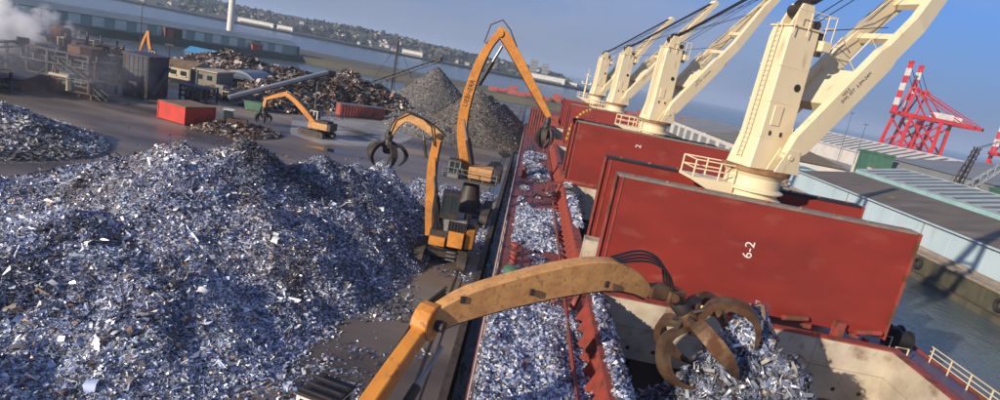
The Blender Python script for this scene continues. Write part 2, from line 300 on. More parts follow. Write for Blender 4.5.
NSH = 0
PAL_SCRAP = np.array([[.62,.66,.76],[.44,.50,.66],[.30,.36,.54],[.80,.81,.84],[.20,.23,.34],[.08,.085,.11],[.26,.17,.11],[.38,.43,.62],[.84,.84,.83],[.56,.51,.44],[.18,.22,.38],[.05,.05,.055]])  # blues paint skylight on shaded facets; greys, whites and rusts are own colours
PW_SCRAP = np.array([.14,.15,.15,.08,.13,.10,.06,.08,.04,.04,.06,.05])
PAL_RUBBLE = np.array([[.20,.12,.08],[.12,.09,.07],[.30,.26,.22],[.06,.05,.05],[.40,.37,.33],[.16,.16,.18],[.26,.14,.08],[.55,.52,.48]])
PW_RUBBLE = np.array([.2,.22,.12,.2,.06,.12,.06,.02])
def shards(name, P, size, parent=None, pal=PAL_SCRAP, pw=PW_SCRAP, m='scrap', flat=0.8, elong=(0.25, 0.8), lift=0.15, quad=False):
    n = len(P); L = size*np.minimum(np.exp(RNG.normal(0, 0.48, n)), 2.4); W = L*RNG.uniform(elong[0], elong[1], n)
    nn = RNG.normal(0, 1, (n, 3)); nn[:, 2] = np.abs(nn[:, 2]) + flat; nn /= np.linalg.norm(nn, axis=1)[:, None]
    t = RNG.normal(0, 1, (n, 3)); t -= nn*(t*nn).sum(1)[:, None]; t /= np.linalg.norm(t, axis=1)[:, None]; u = np.cross(nn, t)
    bend = RNG.uniform(-0.35, 0.5, n)*L; C = P + nn*(lift*L*RNG.uniform(0, 1.4, n))[:, None]
    if quad:
        vs = np.zeros((n, 4, 3))
        for k, (a, b) in enumerate(((-.5,-.5),(-.5,.5),(.5,.5),(.5,-.5))):
            vs[:, k] = C + t*(L*(a+RNG.uniform(-.16, .16, n)))[:, None] + u*(W*b*RNG.uniform(.55, 1.15, n))[:, None] + nn*(RNG.uniform(-.2, .2, n)*L)[:, None]
        q = np.arange(n*4).reshape(n, 4); NV = 4
    else:
      NV = 6
      vs = np.zeros((n, 6, 3))
      for k, (a, b) in enumerate(((-.5,-.5),(-.5,.5),(0,-.5),(0,.5),(.5,-.5),(.5,.5))):
          ja = a + RNG.uniform(-.16, .16, n); jb = b*RNG.uniform(.55, 1.15, n); mid = (bend if a == 0 else RNG.uniform(-.12, .12, n)*L)
          vs[:, k] = C + t*(L*ja)[:, None] + u*(W*jb)[:, None] + nn*mid[:, None]
      base = np.arange(n)[:, None]*6; q = np.stack([base+np.array([[0, 2, 3, 1]]), base+np.array([[2, 4, 5, 3]])], 1).reshape(-1, 4)
    global NSH; NSH += n
    ci = RNG.choice(len(pal), n, p=pw/pw.sum()); pat = fbm(P[:, 0]*.16, P[:, 1]*.16, 3)+.6*fbm(P[:, 0]*.7+9, P[:, 1]*.7, 3); warm = fbm(P[:, 0]*.11+40, P[:, 1]*.11, 3)
    tint = pal[ci]*RNG.uniform(.7, 1.2, (n, 1))*np.clip(1.15+1.5*pat, .4, 1.75)[:, None]  # noise also paints dark crevices and shadowed zones into the heap
    if pal is PAL_SCRAP: tint = tint*(1+np.clip(warm*1.6-.35, 0, .5)[:, None]*np.array([[.35, .02, -.35]]))
    tint = np.clip(tint, 0, .88)
    return fast_mesh(name, vs.reshape(-1, 3), q, np.repeat(tint, NV, 0), m, parent)
def heightgrid(name, hf, x0, x1, y0, y1, step, m, parent=None, smooth=True):
    xs = np.arange(x0, x1+step/2, step); ys = np.arange(y0, y1+step/2, step); X, Y = np.meshgrid(xs, ys); Z = hf(X, Y)
    nx, ny = len(xs), len(ys); idx = np.arange(nx*ny).reshape(ny, nx)
    f = np.stack([idx[:-1, :-1], idx[:-1, 1:], idx[1:, 1:], idx[1:, :-1]], -1).reshape(-1, 4)
    keep = (Z.ravel()[f] > -0.25).any(1)
    o = fast_mesh(name, np.stack([X.ravel(), Y.ravel(), Z.ravel()], 1), f[keep], None, m, parent)
    if smooth: o.data.shade_smooth()
    return o
def sample(hf, n, x0, x1, y0, y1, zmin=0.03, dens=None):
    x = RNG.uniform(x0, x1, n); y = RNG.uniform(y0, y1, n); z = hf(x, y); k = z > zmin
    if dens is not None: k &= RNG.uniform(0, 1, n) < dens(x, y)
    return np.stack([x, y, z], 1)[k]
def cones(lst, amp=0.5, sc=0.35, soft=1.1):
    def hf(x, y):
        z = np.full(np.shape(x), math.log(0.35))
        for cx, cy, h, sl in lst: z = np.logaddexp(z, (h - sl*np.hypot(x-cx, y-cy))*soft)
        z = z/soft
        return z + amp*fbm(np.asarray(x)*sc, np.asarray(y)*sc, 4)*np.clip(z+0.3, 0, 1)
    return hf

# ================================================================== SETTING
def slab(name, poly, z0, z1, m):
    return structure(name, MB().prism([(x, y, z0) for x, y in poly], (0, 0, z1-z0)), m)
structure('harbour_water', MB().add([(-7000,-400,-4),(7000,-400,-4),(7000,9000,-4),(-7000,9000,-4)], [(0,1,2,3)]), 'water')
slab('yard_ground', [(-1.3,-80),(-1.3,283),(-41,228),(-88,192),(-138,190),(-152,172),(-420,110),(-420,-80)], -5.5, 0, 'mud')
slab('dock_wall_land', [(-430,-160),(-400,-160),(-203,233),(-133,346),(-60,352),(140,372),(140,450),(-100,430),(-190,440),(-260,330),(-450,0)], -5.5, -0.6, 'spit')
slab('quay_ground', [(70.6,-60),(600,-60),(600,620),(110,620),(80,470),(70.6,330)], -5.5, -0.05, 'concrete')
slab('concrete_pad', [(-46,118),(-38,97),(-31,93),(-22,103),(-21,160),(-33,160)], -0.2, 0.006, 'concrete')
# quay edge of the yard: steel-faced cope
structure('quay_edge', MB().box(-1.75,-1.28,-30,283,-5.4,0.14), 'track')
structure('crane_rail', MB().box(-3.3,-3.18,-30,280,-0.1,0.05).box(-2.75,-2.68,-30,280,-0.1,0.04), 'dark_steel')
for px, py, rx, ry in ((-2.3,85,1.0,3.4),(-4.0,106,1.3,4.5),(-3.0,122,1.2,5),(-1.9,64,0.35,1.2),(-24,108,3,1.3),(-29,90,3.5,1.1)):
    p = [(px+rx*math.cos(a)*(1+.3*math.sin(3*a+px)), py+ry*math.sin(a)*(1+.25*math.cos(2*a+py)), 0.012) for a in [2*math.pi*i/18 for i in range(18)]]
    structure('puddle', MB().add(p, [tuple(range(18))]), 'puddle')
# far shore hills
def hill_h(x, y):
    env = np.clip((y-1000)/120, 0, 1)*np.clip((110-x)/260, 0, 1)**0.6
    return -4.2 + (4 + 17*env + 15*fbm(x*0.006, y*0.004, 4)*env + np.clip((y-1150)/900, 0, 1)*10*env)*np.clip((115-x)/40, 0, 1)
_h = heightgrid('hills', lambda x, y: hill_h(x, y)+3.0, -1900, 115, 985, 1900, 14, 'land'); _h.location.z = -3.0; _h['kind'] = 'structure'
n = 16000; tx = RNG.uniform(-1500, 60, n); ty = 1010+RNG.uniform(0, 1, n)**1.6*500; kk = fbm(tx*.012, ty*.012, 3) > -0.1; tx, ty = tx[kk], ty[kk]
woods = shards('hillside_woodland', np.stack([tx, ty, hill_h(tx, ty)+1.2], 1), 5.0, None, np.array([[.045,.055,.035],[.06,.06,.04],[.035,.04,.03],[.075,.065,.04]]), np.ones(4), 'stone_bits', 0.2, (.5, 1.0), 0.3)
tag(woods, 'dark wooded belt covering the hills of the far shore', 'woodland', kind='stuff')
# houses of the far town
def house_mesh():
    r = local_thing('hillside_house', 'small pale house of the town on the far shore hills', 'house', 'houses of the far town')
    build('wall', MB().box(-5,5,-4,4,0,6), 'house', r); build('roof', MB().prism([(-5.4,-4.4,6),(-5.4,4.4,6),(-5.4,0,9)], (10.8,0,0)), 'house_roof', r); return r
h0 = house_mesh(); hn = 0
for i in range(190):
    x = random.uniform(-1000, 60) if i % 3 else random.uniform(-330, 40); y = 1000 + abs(random.gauss(0, 90)) + 8
    z = float(hill_h(np.array(x), np.array(y)))-0.6
    if z < -3.4: continue
    sc = random.choice((0.35, 0.45, 0.6, 0.75)); rz = random.uniform(-0.5, 0.5)
    if hn == 0: h0.location = (x, y, z); h0.rotation_euler = (0, 0, rz); h0.scale = (sc,)*3
    else: dup(h0, (x, y, z), rz, scale=sc)
    hn += 1
for nm, lab, x, y, w, d, h in (('waterfront_shed','long white waterfront shed at the left of the far shore',-470,1003,60,12,7),('waterfront_shed','short white waterfront shed right of the tower mast',-420,1002,26,10,7),
        ('waterfront_shed','white waterfront shed in the middle of the far shore',-205,1000,34,10,7),('waterfront_shed','long low white building at the right tip of the far shore',18,1004,62,14,9),('tower_block','grey tower block at the right end of the far shore',-6,1035,13,12,30),('tower_block','second grey tower block close beside the taller one',14,1040,11,12,27),
        ('waterfront_shed','low white terminal building at the far shore point',58,1012,24,12,6)):
    t = thing(nm, lab, 'building', (x, y, -2)); build('wall', MB().box(x-w/2,x+w/2,y,y+d,-2,h), 'grey_clad' if nm == 'tower_block' else 'white_clad', t)
    build('roof', MB().box(x-w/2-.5,x+w/2+.5,y-.5,y+d+.5,h,h+1), 'grey_clad', t)
    for k in range(int(h//5)): build('window_band', MB().box(x-w*.42,x+w*.42,y-.25,y-.05,k*5+.5,k*5+2.2), 'roof_strip', t)

# ================================================================== LEFT: far bank shed, mast, containers
sd = V((0.53, 0.848, 0)); sn = V((0.848, -0.53, 0)); sA = V((-207, 236, -0.6)); SHL = 132
t = thing('transit_shed', 'long pale green dock shed with mint door panels and blue-grey roof', 'shed', sA)
f0 = -175
def sp(a, b, z): q = sA + sd*a + sn*b; return (q.x, q.y, z)
build('wall', MB().prism([sp(f0,0,-.6), sp(f0,-18,-.6), sp(f0,-18,4.2), sp(f0,0,4.2)], sd*(SHL-f0)), 'shed_green', t)
build('roof', MB().prism([sp(f0,.8,4.2), sp(f0,-18.8,4.2), sp(f0,-9,6.6)], sd*(SHL-f0)), 'shed_roof', t)
build('end_gable', MB().prism([sp(SHL+.05,-18.9,-.6), sp(SHL+.05,.9,-.6), sp(SHL+.05,.9,4.3), sp(SHL+.05,-9,6.9), sp(SHL+.05,-18.9,4.3)], sd*0.5), 'shed_blue', t)
k = 0
for a in range(f0+4, SHL-8, 9):
    build('door_panel', MB().prism([sp(a,.04,-.3), sp(a,.3,-.3), sp(a,.3,3.9), sp(a,.04,3.9)], sd*4.6), 'shed_panel', t); k += 1
t = thing('freight_container', 'rusty brown container standing against the green dock shed', 'container', sp(62,3,-.6))
build('body', MB().prism([sp(56,1.2,-.59), sp(56,3.8,-.59), sp(56,3.8,3.9), sp(56,1.2,3.9)], sd*8), 'plant_rust', t)
build('door', MB().prism([sp(57,3.85,-.3), sp(57,4.0,-.3), sp(57,4.0,3.6), sp(57,3.85,3.6)], sd*2.6), 'cont_red', t)
t = thing('red_cabin', 'small red cabin on the quay in front of the green shed', 'cabin', sp(104,3,-.6))
build('wall', MB().prism([sp(101,1.5,-.59), sp(101,4,-.59), sp(101,4,2), sp(101,1.5,2)], sd*6), 'cont_red', t)
build('roof', MB().prism([sp(100.5,1.2,2), sp(100.5,4.3,2), sp(100.5,2.7,3)], sd*7), 'plant_rust', t)
mx, my = -204.0, 400.0
t = thing('tubular_tower', 'tall white tubular tower rising behind the green dock shed', 'tower', (mx, my, -.6))
build('shaft', MB().lathe([(2.2,-.6),(2.15,6),(1.55,75)], (mx, my, 0), 20), 'white_paint', t, True)
build('base_flange', MB().lathe([(2.8,-.6),(2.8,.6)], (mx, my, 0), 20), 'grey_clad', t)
build('door', MB().box(mx-.5,mx+.5,my-2.3,my-2.05,1,3.2), 'grey_clad', t)
# low blue shed and brown-green mound beside the dock
t = thing('blue_shed', 'long low bright blue shed on the far edge of the yard', 'shed', (-99, 196, 0))
bd = V((0.93, -0.10, 0)).normalized(); bs = V((0.10, 0.93, 0)).normalized(); b0 = V((-112, 192, 0))
def bp(a, b, z): q = b0 + bd*a + bs*b; return (q.x, q.y, z)
build('wall', MB().prism([bp(0,0,0), bp(0,6,0), bp(0,6,2.2), bp(0,0,2.2)], bd*25), 'shed_blue', t)
build('roof', MB().prism([bp(-.3,-.4,2.2), bp(-.3,6.4,2.2), bp(-.3,3,4.0)], bd*25.6), 'bright_blue', t)
# containers on the dock wall far beyond the bow
C0 = local_thing('shipping_container', 'rust-red container in the row on the dock wall beyond the bow', 'container', 'containers on the far dock wall')
build('body', MB().box(-3,3,-1.2,1.2,0,2.6), 'cont_red', C0); build('door', MB().box(2.95,3.08,-1.05,1.05,.15,2.45), 'plant_rust', C0)
first = True
for i in range(26):
    x = -24 + i*5.6 + random.uniform(-1, 1); y = 378 + 0.08*x + random.uniform(0, 22); z = -0.6 + (2.61 if i % 5 == 2 else 0)
    if first: C0.location = (x, y, -0.6); first = False; continue
    if z > 0: dup(C0, (x, y, -0.6), random.uniform(-.1, .1))
    dup(C0, (x, y, z), 0.05)

# ================================================================== LEFT: recycling plant
def mast(name, label, x, y, z0, h, arms=True):
    t = thing(name, label, 'light mast', (x, y, z0)); build('pole', MB().tube([(x,y,z0),(x,y,z0+h)], .16, 8, .09), 'dark_steel', t)
    if arms: build('lamp_head', MB().box(x-.9,x+.9,y-.2,y+.2,z0+h,z0+h+.3), 'dark_steel', t)
mast('light_mast', 'thin lighting mast between the orange boom and the white tower', -124, 188, 0, 14.5)
mast('light_mast', 'short lighting mast left of the folded orange boom', -125, 150, 0, 8)
mast('light_mast', 'thin lighting mast standing before the beige building', -78, 128, 0, 8)
mast('light_mast', 'slim lighting mast by the white-roofed shed on the right quay', 168, 330, 0, 26)
mast('light_mast', 'second slim lighting mast right of the white-roofed shed gable', 150, 280, 0, 21)
def frame_struct(t, x0, x1, y0, y1, h, nx, levels, m='plant'):
    for i in range(nx):
        x = x0 + (x1-x0)*i/(nx-1)
        for y in (y0, y1): build('column', MB().box(x-.18,x+.18,y-.18,y+.18,0,h), m, t)
    for l in range(1, levels+1):
        z = h*l/levels
        build('floor_beam', MB().box(x0-.2,x1+.2,y0-.15,y0+.15,z-.3,z).box(x0-.2,x1+.2,y1-.15,y1+.15,z-.3,z), m, t)
    for i in range(nx-1):
        x = x0 + (x1-x0)*i/(nx-1); x2 = x0 + (x1-x0)*(i+1)/(nx-1)
        build('brace', MB().beam((x,y0-.2,.2),(x2,y0-.2,h*.5),.16), m, t)
t = thing('shredder_tower', 'dark clad shredder tower with ribbed sides behind the red box', 'plant tower', (-67.5, 105, 0))
build('wall', MB().box(-70.5,-66,102.5,108.5,.1,7.2), 'plant', t); build('roof', MB().prism([(-70.7,102.3,7.2),(-65.8,102.3,7.2),(-65.8,102.3,7.4),(-70.7,102.3,7.6)], (0,6.4,0)), 'plant', t)
for i in range(6): build('cladding_rib', MB().box(-70.3+i*.8,-70.2+i*.8,102.42,102.5,.2,7.1), 'plant', t)
for z in (2.4, 4.8): build('girt', MB().box(-70.55,-65.95,102.3,102.41,z,z+.15), 'dark_steel', t)
build('stair', MB().beam((-65.9,103,.1),(-65.6,108,5.5),.5).beam((-65.3,103,1.1),(-65.0,108,6.5),.08), 'conveyor', t)
build('chute', MB().prism([(-72.6,104,5),(-70.5,104,6.4),(-70.5,104,4.6),(-72.6,104,3.4)], (0,2,0)), 'plant_rust', t)
t = thing('shredder_plant', 'open dark steel frame of the shredder plant wrapped in smoke', 'plant frame', (-80, 100, 0))
frame_struct(t, -90, -72.5, 97, 106, 6.2, 6, 3)
build('hopper', MB().lathe([(1.0,3.2),(2.6,5.4),(2.6,7.2)], (-76, 101, 0), 10), 'plant_rust', t)
build('walkway', MB().box(-90,-72,96.2,97,4.0,4.15), 'conveyor', t)
for i in range(9): build('rail_post', MB().box(-89.8+i*2.1,-89.7+i*2.1,96.25,96.35,4.15,5.2), 'grey_machine', t)
build('drum', MB().tube([(-86,101,5),(-80,101,5)], 1.6, 16), 'plant', t)
build('cyclone', MB().lathe([(.5,3),(1.5,6),(1.5,9),(1.2,9.4)], (-82.5,103.5,0), 14), 'plant_rust', t)
t = thing('pipe_stack', 'twin rusty ducts rising from the far end of the plant', 'duct', (-104, 118, 0))
for x in (-106,-102.5): build('duct', MB().tube([(x,118,0),(x,118,6.5),(x+1.3,118,8.2),(x+3,118,8.2)], .75, 12), 'plant_rust', t)
build('duct_frame', MB().box(-107,-101,117,119,2.9,3.2), 'plant', t)
t = thing('rusty_workshop', 'low rust-brown workshop with dark roof at the left of the plant', 'workshop', (-92, 88, 0))
build('wall', MB().box(-104,-76,88,94,0,1.9), 'plant_rust', t); build('roof', MB().prism([(-104.5,87.5,1.9),(-104.5,94.5,1.9),(-104.5,91,2.8)], (29,0,0)), 'plant', t)
for i in range(6): build('bay_door', MB().box(-102+i*4.2,-99.4+i*4.2,87.85,88.05,0.05,1.7), 'dark_steel', t)
def module(label, x, y, w, d, h, seed, m='plant'):
    rr = random.Random(seed); t = thing('plant_module', label, 'plant', (x, y, 0))
    for i in (-1, 1):
        for j in (-1, 1): build('column', MB().box(x+i*w/2-.15,x+i*w/2+.15,y+j*d/2-.15,y+j*d/2+.15,0,h*rr.uniform(.8,1.15)), m, t)
    for k in range(3): z = h*(k+1)/3.2; build('deck_beam', MB().box(x-w/2-.3,x+w/2+.3,y-d/2-.1,y-d/2+.2,z-.25,z).box(x-w/2-.3,x+w/2+.3,y-d/2,y+d/2,z-.06,z-.01), m, t)
    for k in range(5):
        bx_ = x+rr.uniform(-.4,.4)*w; by_ = y+rr.uniform(-.4,.2)*d; bz = rr.choice((0,.31,.62))*h; s_ = rr.uniform(.5,1.4)
        build('machine_box', MB().obox((bx_,by_,bz+s_*.6), s_*1.6, s_*1.2, s_*1.2, rr.uniform(-.3,.3)), rr.choice(('plant','plant_rust','grey_machine','dark_steel','cont_red')), t)
    for k in range(4):
        a = (x+rr.uniform(-.5,.5)*w, y-d/2-.3, rr.uniform(.1,.5)*h); b = (x+rr.uniform(-.5,.5)*w, y-d/2-.2, rr.uniform(.6,1.1)*h); build('pipe', MB().tube([a, (a[0], a[1], b[2]), b], rr.uniform(.1,.28), 8), rr.choice(('plant_rust','conveyor','beige_wall')), t)
    for k in range(int(w/.9)): xx = x-w/2+k*.9; build('rail_post', MB().box(xx-.03,xx+.03,y-d/2-.28,y-d/2-.22,h*.62,h*.62+1.0), 'grey_machine', t)
    build('handrail', MB().tube([(x-w/2,y-d/2-.25,h*.62+1.0),(x+w/2,y-d/2-.25,h*.62+1.0)], .04, 5), 'grey_machine', t)
module('sorting module with pale pipes behind the climbing conveyor', -89, 118, 6, 5, 6.5, 1); module('low sorting module left of the shredder frame', -93, 96, 8, 5, 4.6, 2); module('rusty sorting module behind the shredder frame', -84, 113, 9, 5, 7.4, 3, 'plant_rust')
module('dark screening module below the beige building', -62, 122, 7, 4, 2.0, 4); module('screening module under the arched shed', -60.5, 136, 9, 5, 2.6, 5, 'plant_rust'); module('far screening module at the back of the plant', -104, 128, 10, 6, 6.2, 6); module('dark mill module at the left edge of the yard', -80, 84, 8, 4, 3.6, 7)
module('dark crusher module directly left of the shredder tower', -75, 100, 7, 5, 5.6, 11); module('dark sieve module at the foot of the shredder tower', -72, 94, 7, 3, 3.0, 12); module('tall dark separator module in the middle of the smoke', -83, 104, 6, 5, 8.4, 13); module('low rusty module in front of the climbing conveyor', -88, 90, 8, 4, 2.8, 14, 'plant_rust'); module('dark feeder module behind the low workshop', -96, 104, 7, 5, 6.6, 15); module('dark baler module right of the shredder tower', -62, 112, 5, 4, 3.0, 16); module('dark module by the far dock edge', -112, 150, 10, 6, 5.0, 17); module('dark fan module behind the tall separator', -97, 121, 7, 5, 7.0, 18)
def conveyor(label, p, q, w=1.2, legs=(0.35, 0.8), covers=False, m='conveyor'):
    p, q = V(p), V(q); t = thing('conveyor', label, 'conveyor', (p.x, p.y, 0)); d = (q-p).normalized(); s = d.cross(V((0,0,1))).normalized(); u = s.cross(d)
    build('belt', MB().boxpath([p+u*.25, q+u*.25], w*.8, .12, s), 'hose', t)
    for sg in (-1, 1):
        m_ = MB(); m_.boxpath([p+s*(sg*w/2)+u*.4, q+s*(sg*w/2)+u*.4], .1, .12, s); m_.boxpath([p+s*(sg*w/2)-u*.5, q+s*(sg*w/2)-u*.5], .1, .12, s)
        L = (q-p).length; n_ = int(L/1.4)
        for i in range(n_):
            a = p + d*(L*i/n_) + s*(sg*w/2); b = p + d*(L*(i+1)/n_) + s*(sg*w/2)
            m_.beam(a-u*.5 if i % 2 else a+u*.4, b+u*.4 if i % 2 else b-u*.5, .07)
        build('side_truss', m_, m, t)
    if covers: build('hood', MB().boxpath([p+u*.75, q+u*.75], w*1.05, .5, s), 'grey_roof', t)
    build('head_drum', MB().tube([q-s*w*.6, q+s*w*.6], .45, 12), 'dark_steel', t)
    build('drive_box', MB().obox(q+u*.3+d*.3, 1.6, w*1.2, 1.1, math.atan2(d.y, d.x)), 'dark_steel', t)
    for f in legs:
        c = p.lerp(q, f)
        for sg in (-1, 1): build('leg', MB().beam((c.x+s.x*sg*w*.9, c.y+s.y*sg*w*.9, 0), c+s*(sg*w/2)-u*.5, .18), m, t)
    return t
conveyor('long hooded grey conveyor rising to the right over the dark rubble', (-56,112,1.2), (-42,125,8.6), 1.4, (0.45, 0.85), True)
conveyor('stacker conveyor dropping fines onto the tall grey cone', (-47,170,4.2), (-27.0,167.5,15.0), 2.0, (0.3, 0.62))
conveyor('dark conveyor climbing towards the shredder frame in the smoke', (-66,92,.8), (-82,99,5.6), 1.0, (0.3, 0.75))
conveyor('low dark conveyor reaching left from the shredder frame', (-98,82,1.4), (-84,97,6.2), 1.3, (0.4, 0.8))
t = thing('lattice_mast', 'thin dark guyed lattice mast beside the stacker conveyor', 'mast', (-39, 171, 0))
build('mast_leg', MB().tube([(-39.4,171,0),(-39.4,171,18.2)], .22, 6).tube([(-38.6,171,0),(-39.1,171,18.2)], .12, 6), 'dark_steel', t)
build('crossbar', MB().box(-39.8,-38.3,170.9,171.1,12,12.2), 'dark_steel', t)
for q in ((-46,171,4),(-34,171,8.6)): build('guy_wire', MB().tube([(-39.4,171,17.6), q], .06, 5), 'cable', t)
t = thing('beige_building', 'beige two-storey site building with olive gable end', 'building', (-78, 137, 0))
build('wall', MB().box(-86,-75.6,132,141,0,3.4), 'beige_wall', t)
build('roof', MB().prism([(-86.4,131.6,3.4),(-86.4,141.4,3.4),(-86.4,136.5,4.8)], (10.6,0,0)), 'box_top', t)
build('gable_end', MB().prism([(-75.5,131.5,0),(-75.5,141.5,0),(-75.5,141.5,3.5),(-75.5,136.5,5.0),(-75.5,131.5,3.5)], (.4,0,0)), 'olive_wall', t)
build('side_wing', MB().box(-75.0,-69.6,132.4,140,0,3.6), 'olive_wall', t); build('wing_roof', MB().box(-75.05,-69.3,132,140.4,3.6,3.9), 'beige_wall', t)
for i in range(4):
    w_ = build('window', MB().box(-84.5+i*2.3,-83.2+i*2.3,131.9,132.05,1.7,2.7), 'glass', t)
    build('sill', MB().box(-84.6+i*2.3,-83.1+i*2.3,131.75,131.95,1.5,1.68), 'white_paint', w_)
for i in range(2): build('window', MB().box(-73.9+i*2.2,-72.9+i*2.2,132.25,132.45,1.8,2.8), 'glass', t)
t = thing('arched_shed', 'grey arched metal shed right of the beige building', 'shed', (-70, 150, 0))
arc = [(-77+0, 146, 0)]
build('arched_roof', MB().prism([(-75.5+4.6*(1-math.cos(a)), 145, 3.6*math.sin(a)+.4) for a in [math.pi*i/12 for i in range(13)]], (0,12,0)), 'grey_roof', t, True)
build('front_wall', MB().prism([(-75.2+4.3*(1-math.cos(a)), 144.8, 3.3*math.sin(a)+.2) for a in [math.pi*i/12 for i in range(13)]], (0,.18,0)), 'shed_blue', t)
build('door', MB().box(-72.6,-69.2,144.55,144.75,0,2.5), 'dark_steel', t)
# red steel box in the middle of the yard
rzb = R(-20); rb = V((-51.6, 90.2, 0)); t = thing('red_steel_box', 'big bright red steel box with rusty brown lid in the yard', 'steel box', rb)
build('body', MB().obox(rb+V((0,0,1.4)), 5.6, 5.4, 2.6, rzb), 'box_red', t, bevel=.06); build('lid', MB().obox(rb+V((0,0,2.76)), 5.75, 5.55, .12, rzb), 'box_top', t)
ux = V((math.cos(rzb), math.sin(rzb), 0)); uy = V((-math.sin(rzb), math.cos(rzb), 0))
for s_ in (-1, 1):
    build('skid', MB().obox(rb+uy*(s_*1.8)+V((0,0,.05)), 5.3, .3, .1, rzb), 'dark_steel', t)
    for k in (-1, 1): build('corner_post', MB().obox(rb+ux*(k*2.82)+uy*(s_*2.7)+V((0,0,1.35)), .16, .16, 2.6, rzb), 'box_red', t)
t = thing('red_skip', 'long faded red container on the concrete pad', 'container', (-37, 134, 0))
rc = V((-37.0, 134.0, 0)); rz = R(38)
build('body', MB().obox(rc+V((0,0,1.3)), 10.5, 2.5, 2.4, rz), 'cont_red', t)
cx = V((math.cos(rz), math.sin(rz), 0)); cy = V((-math.sin(rz), math.cos(rz), 0))
for i in range(15): build('side_rib', MB().obox(rc+cx*(-4.9+i*.7)-cy*1.29+V((0,0,1.3)), .22, .1, 2.2, rz), 'cont_red', t)
build('lid', MB().obox(rc+V((0,0,2.58)), 10.6, 2.6, .12, rz), 'grey_machine', t)
t = thing('skip_bin', 'small green skip standing below the hooded conveyor', 'skip', (-52, 114, 0))
build('body', MB().prism([(-53.4,113,.1),(-50.6,113,.1),(-50.2,113,1.6),(-53.8,113,1.6)], (0,1.8,0)), 'green_paint', t); build('rim', MB().box(-53.9,-50.1,112.9,114.9,1.6,1.75), 'green_paint', t)
# wheel loader by the red box
def loader(x, y, rz):
    t = thing('wheel_loader', 'dark wheel loader parked right of the red box', 'loader', (x, y, 0)); c = V((x, y, 0)); X = V((math.cos(rz), math.sin(rz), 0)); Y = V((-X.y, X.x, 0))
    build('body', MB().obox(c-X*1.2+V((0,0,1.35)), 2.8, 1.7, 1.0, rz), 'plant_rust', t, bevel=.08); cb = build('cab', MB().obox(c+X*.2+V((0,0,2.3)), 1.3, 1.4, 1.5, rz), 'glass', t, bevel=.06)
    build('roof', MB().obox(c+X*.2+V((0,0,3.1)), 1.5, 1.6, .12, rz), 'white_paint', cb)
    build('lift_arm', MB().boxpath([c+X*.6+V((0,0,1.5)), c+X*1.8+V((0,0,1.3)), c+X*2.7+V((0,0,.6))], 1.0, .3, Y), 'plant_rust', t)
    build('bucket', MB().prism([c+X*2.6-Y*1.3+V((0,0,.1)), c+X*3.6-Y*1.3+V((0,0,.1)), c+X*2.7-Y*1.3+V((0,0,1.2))], Y*2.6), 'dark_steel', t)
    for a in (-1.6, 1.3):
        for s_ in (-1, 1): build('wheel', MB().tube([c+X*a+Y*(s_*.75)+V((0,0,.72)), c+X*a+Y*(s_*1.25)+V((0,0,.72))], .72, 14), 'rubber', t)
loader(-45.0, 90.5, R(200))

# ================================================================== HEAPS
def heap(name, label, lst, bounds, step, core, n=0, size=.3, pal=PAL_SCRAP, pw=PW_SCRAP, m='scrap', amp=.5, sc=.35, soft=1.1, sheets=0, dens=None, flat=.8, elong=(.25,.8), cat='heap', piece='scrap_surface'):
    hf = cones(lst, amp, sc, soft); x0, x1, y0, y1 = bounds
    t = thing(name, label, cat, (lst[0][0], lst[0][1], 0))
    heightgrid('core', hf, x0, x1, y0, y1, step, core, t)
    if n:
        s_ = shards(piece, sample(hf, n, x0, x1, y0, y1, .12, dens), size, t, pal, pw, m, flat, elong, quad=True); s_['kind'] = 'stuff'
    if sheets:
        st = shards('scrap_strips', sample(hf, 60000, x0, x1, y0, y1, .3, dens), size*3.0, t, pal, pw, m, .5, (.03, .08), .12, True); st['kind'] = 'stuff'
        cr = shards('crumpled_sheets', sample(hf, 9000, x0, x1, y0, y1, .3, dens), size*2.3, t, np.array([[.20,.13,.09],[.10,.095,.10],[.55,.58,.64],[.30,.36,.52],[.74,.74,.74],[.16,.16,.18]]), np.array([.2,.25,.15,.15,.1,.15]), 'scrap_dull', .6, (.4, .9), .1); cr['kind'] = 'stuff'
    for i in range(sheets):
        P = sample(hf, 40, x0, x1, y0, y1, .8, dens)
        if not len(P): continue
        o = shards('scrap_sheet', P[:1], size*random.uniform(1.4, 2.3), t, pal, np.where(np.arange(len(pw)) < 4, pw, pw*.15), m, .9, (.4, .9), .25)
    return hf
MAIN = [(-21.5,46,8.5,.60),(-25.5,44,7.6,.56),(-29,41,6.2,.50),(-23.5,40,6.9,.52),(-25.5,33,4.6,.42),(-28,26,3.2,.34),(-34,37,4.3,.38),(-42,33,3.0,.33),(-12.8,57.0,6.4,.95),(-17,52,7.0,.60),(-14.6,54.5,6.5,.8),(-17.2,40,5.2,.62),(-18.5,30,3.4,.44),(-22,20,2.0,.36),(-36,22,2.2,.3),(-13.6,46.5,4.3,.72)]
def main_dens(x, y):
    far = np.hypot(x, y); return np.clip(1.25-far/95., .35, 1)*((x > -58) & (y > x*-.30+6))
hf_main = heap('scrap_heap', 'huge heap of shredded silvery blue metal scrap filling the left foreground', MAIN, (-60,-6,12,66), .4, 'heap_core', 1550000, .125, amp=.75, sc=.42, soft=2.0, sheets=60, dens=main_dens, elong=(.08,.6))
heap('pellet_heap', 'grey lumpy heap at the left edge of the yard', [(-57,62,3.8,.42),(-62,58,4,.4),(-52,60,1.8,.34)], (-80,-42,46,76), .5, 'gravel', 40000, .22, np.array([[.42,.42,.43],[.32,.32,.33],[.24,.24,.25],[.5,.49,.48]]), np.ones(4), 'stone_bits', .3, .5, elong=(.7,1.0), piece='lumps')
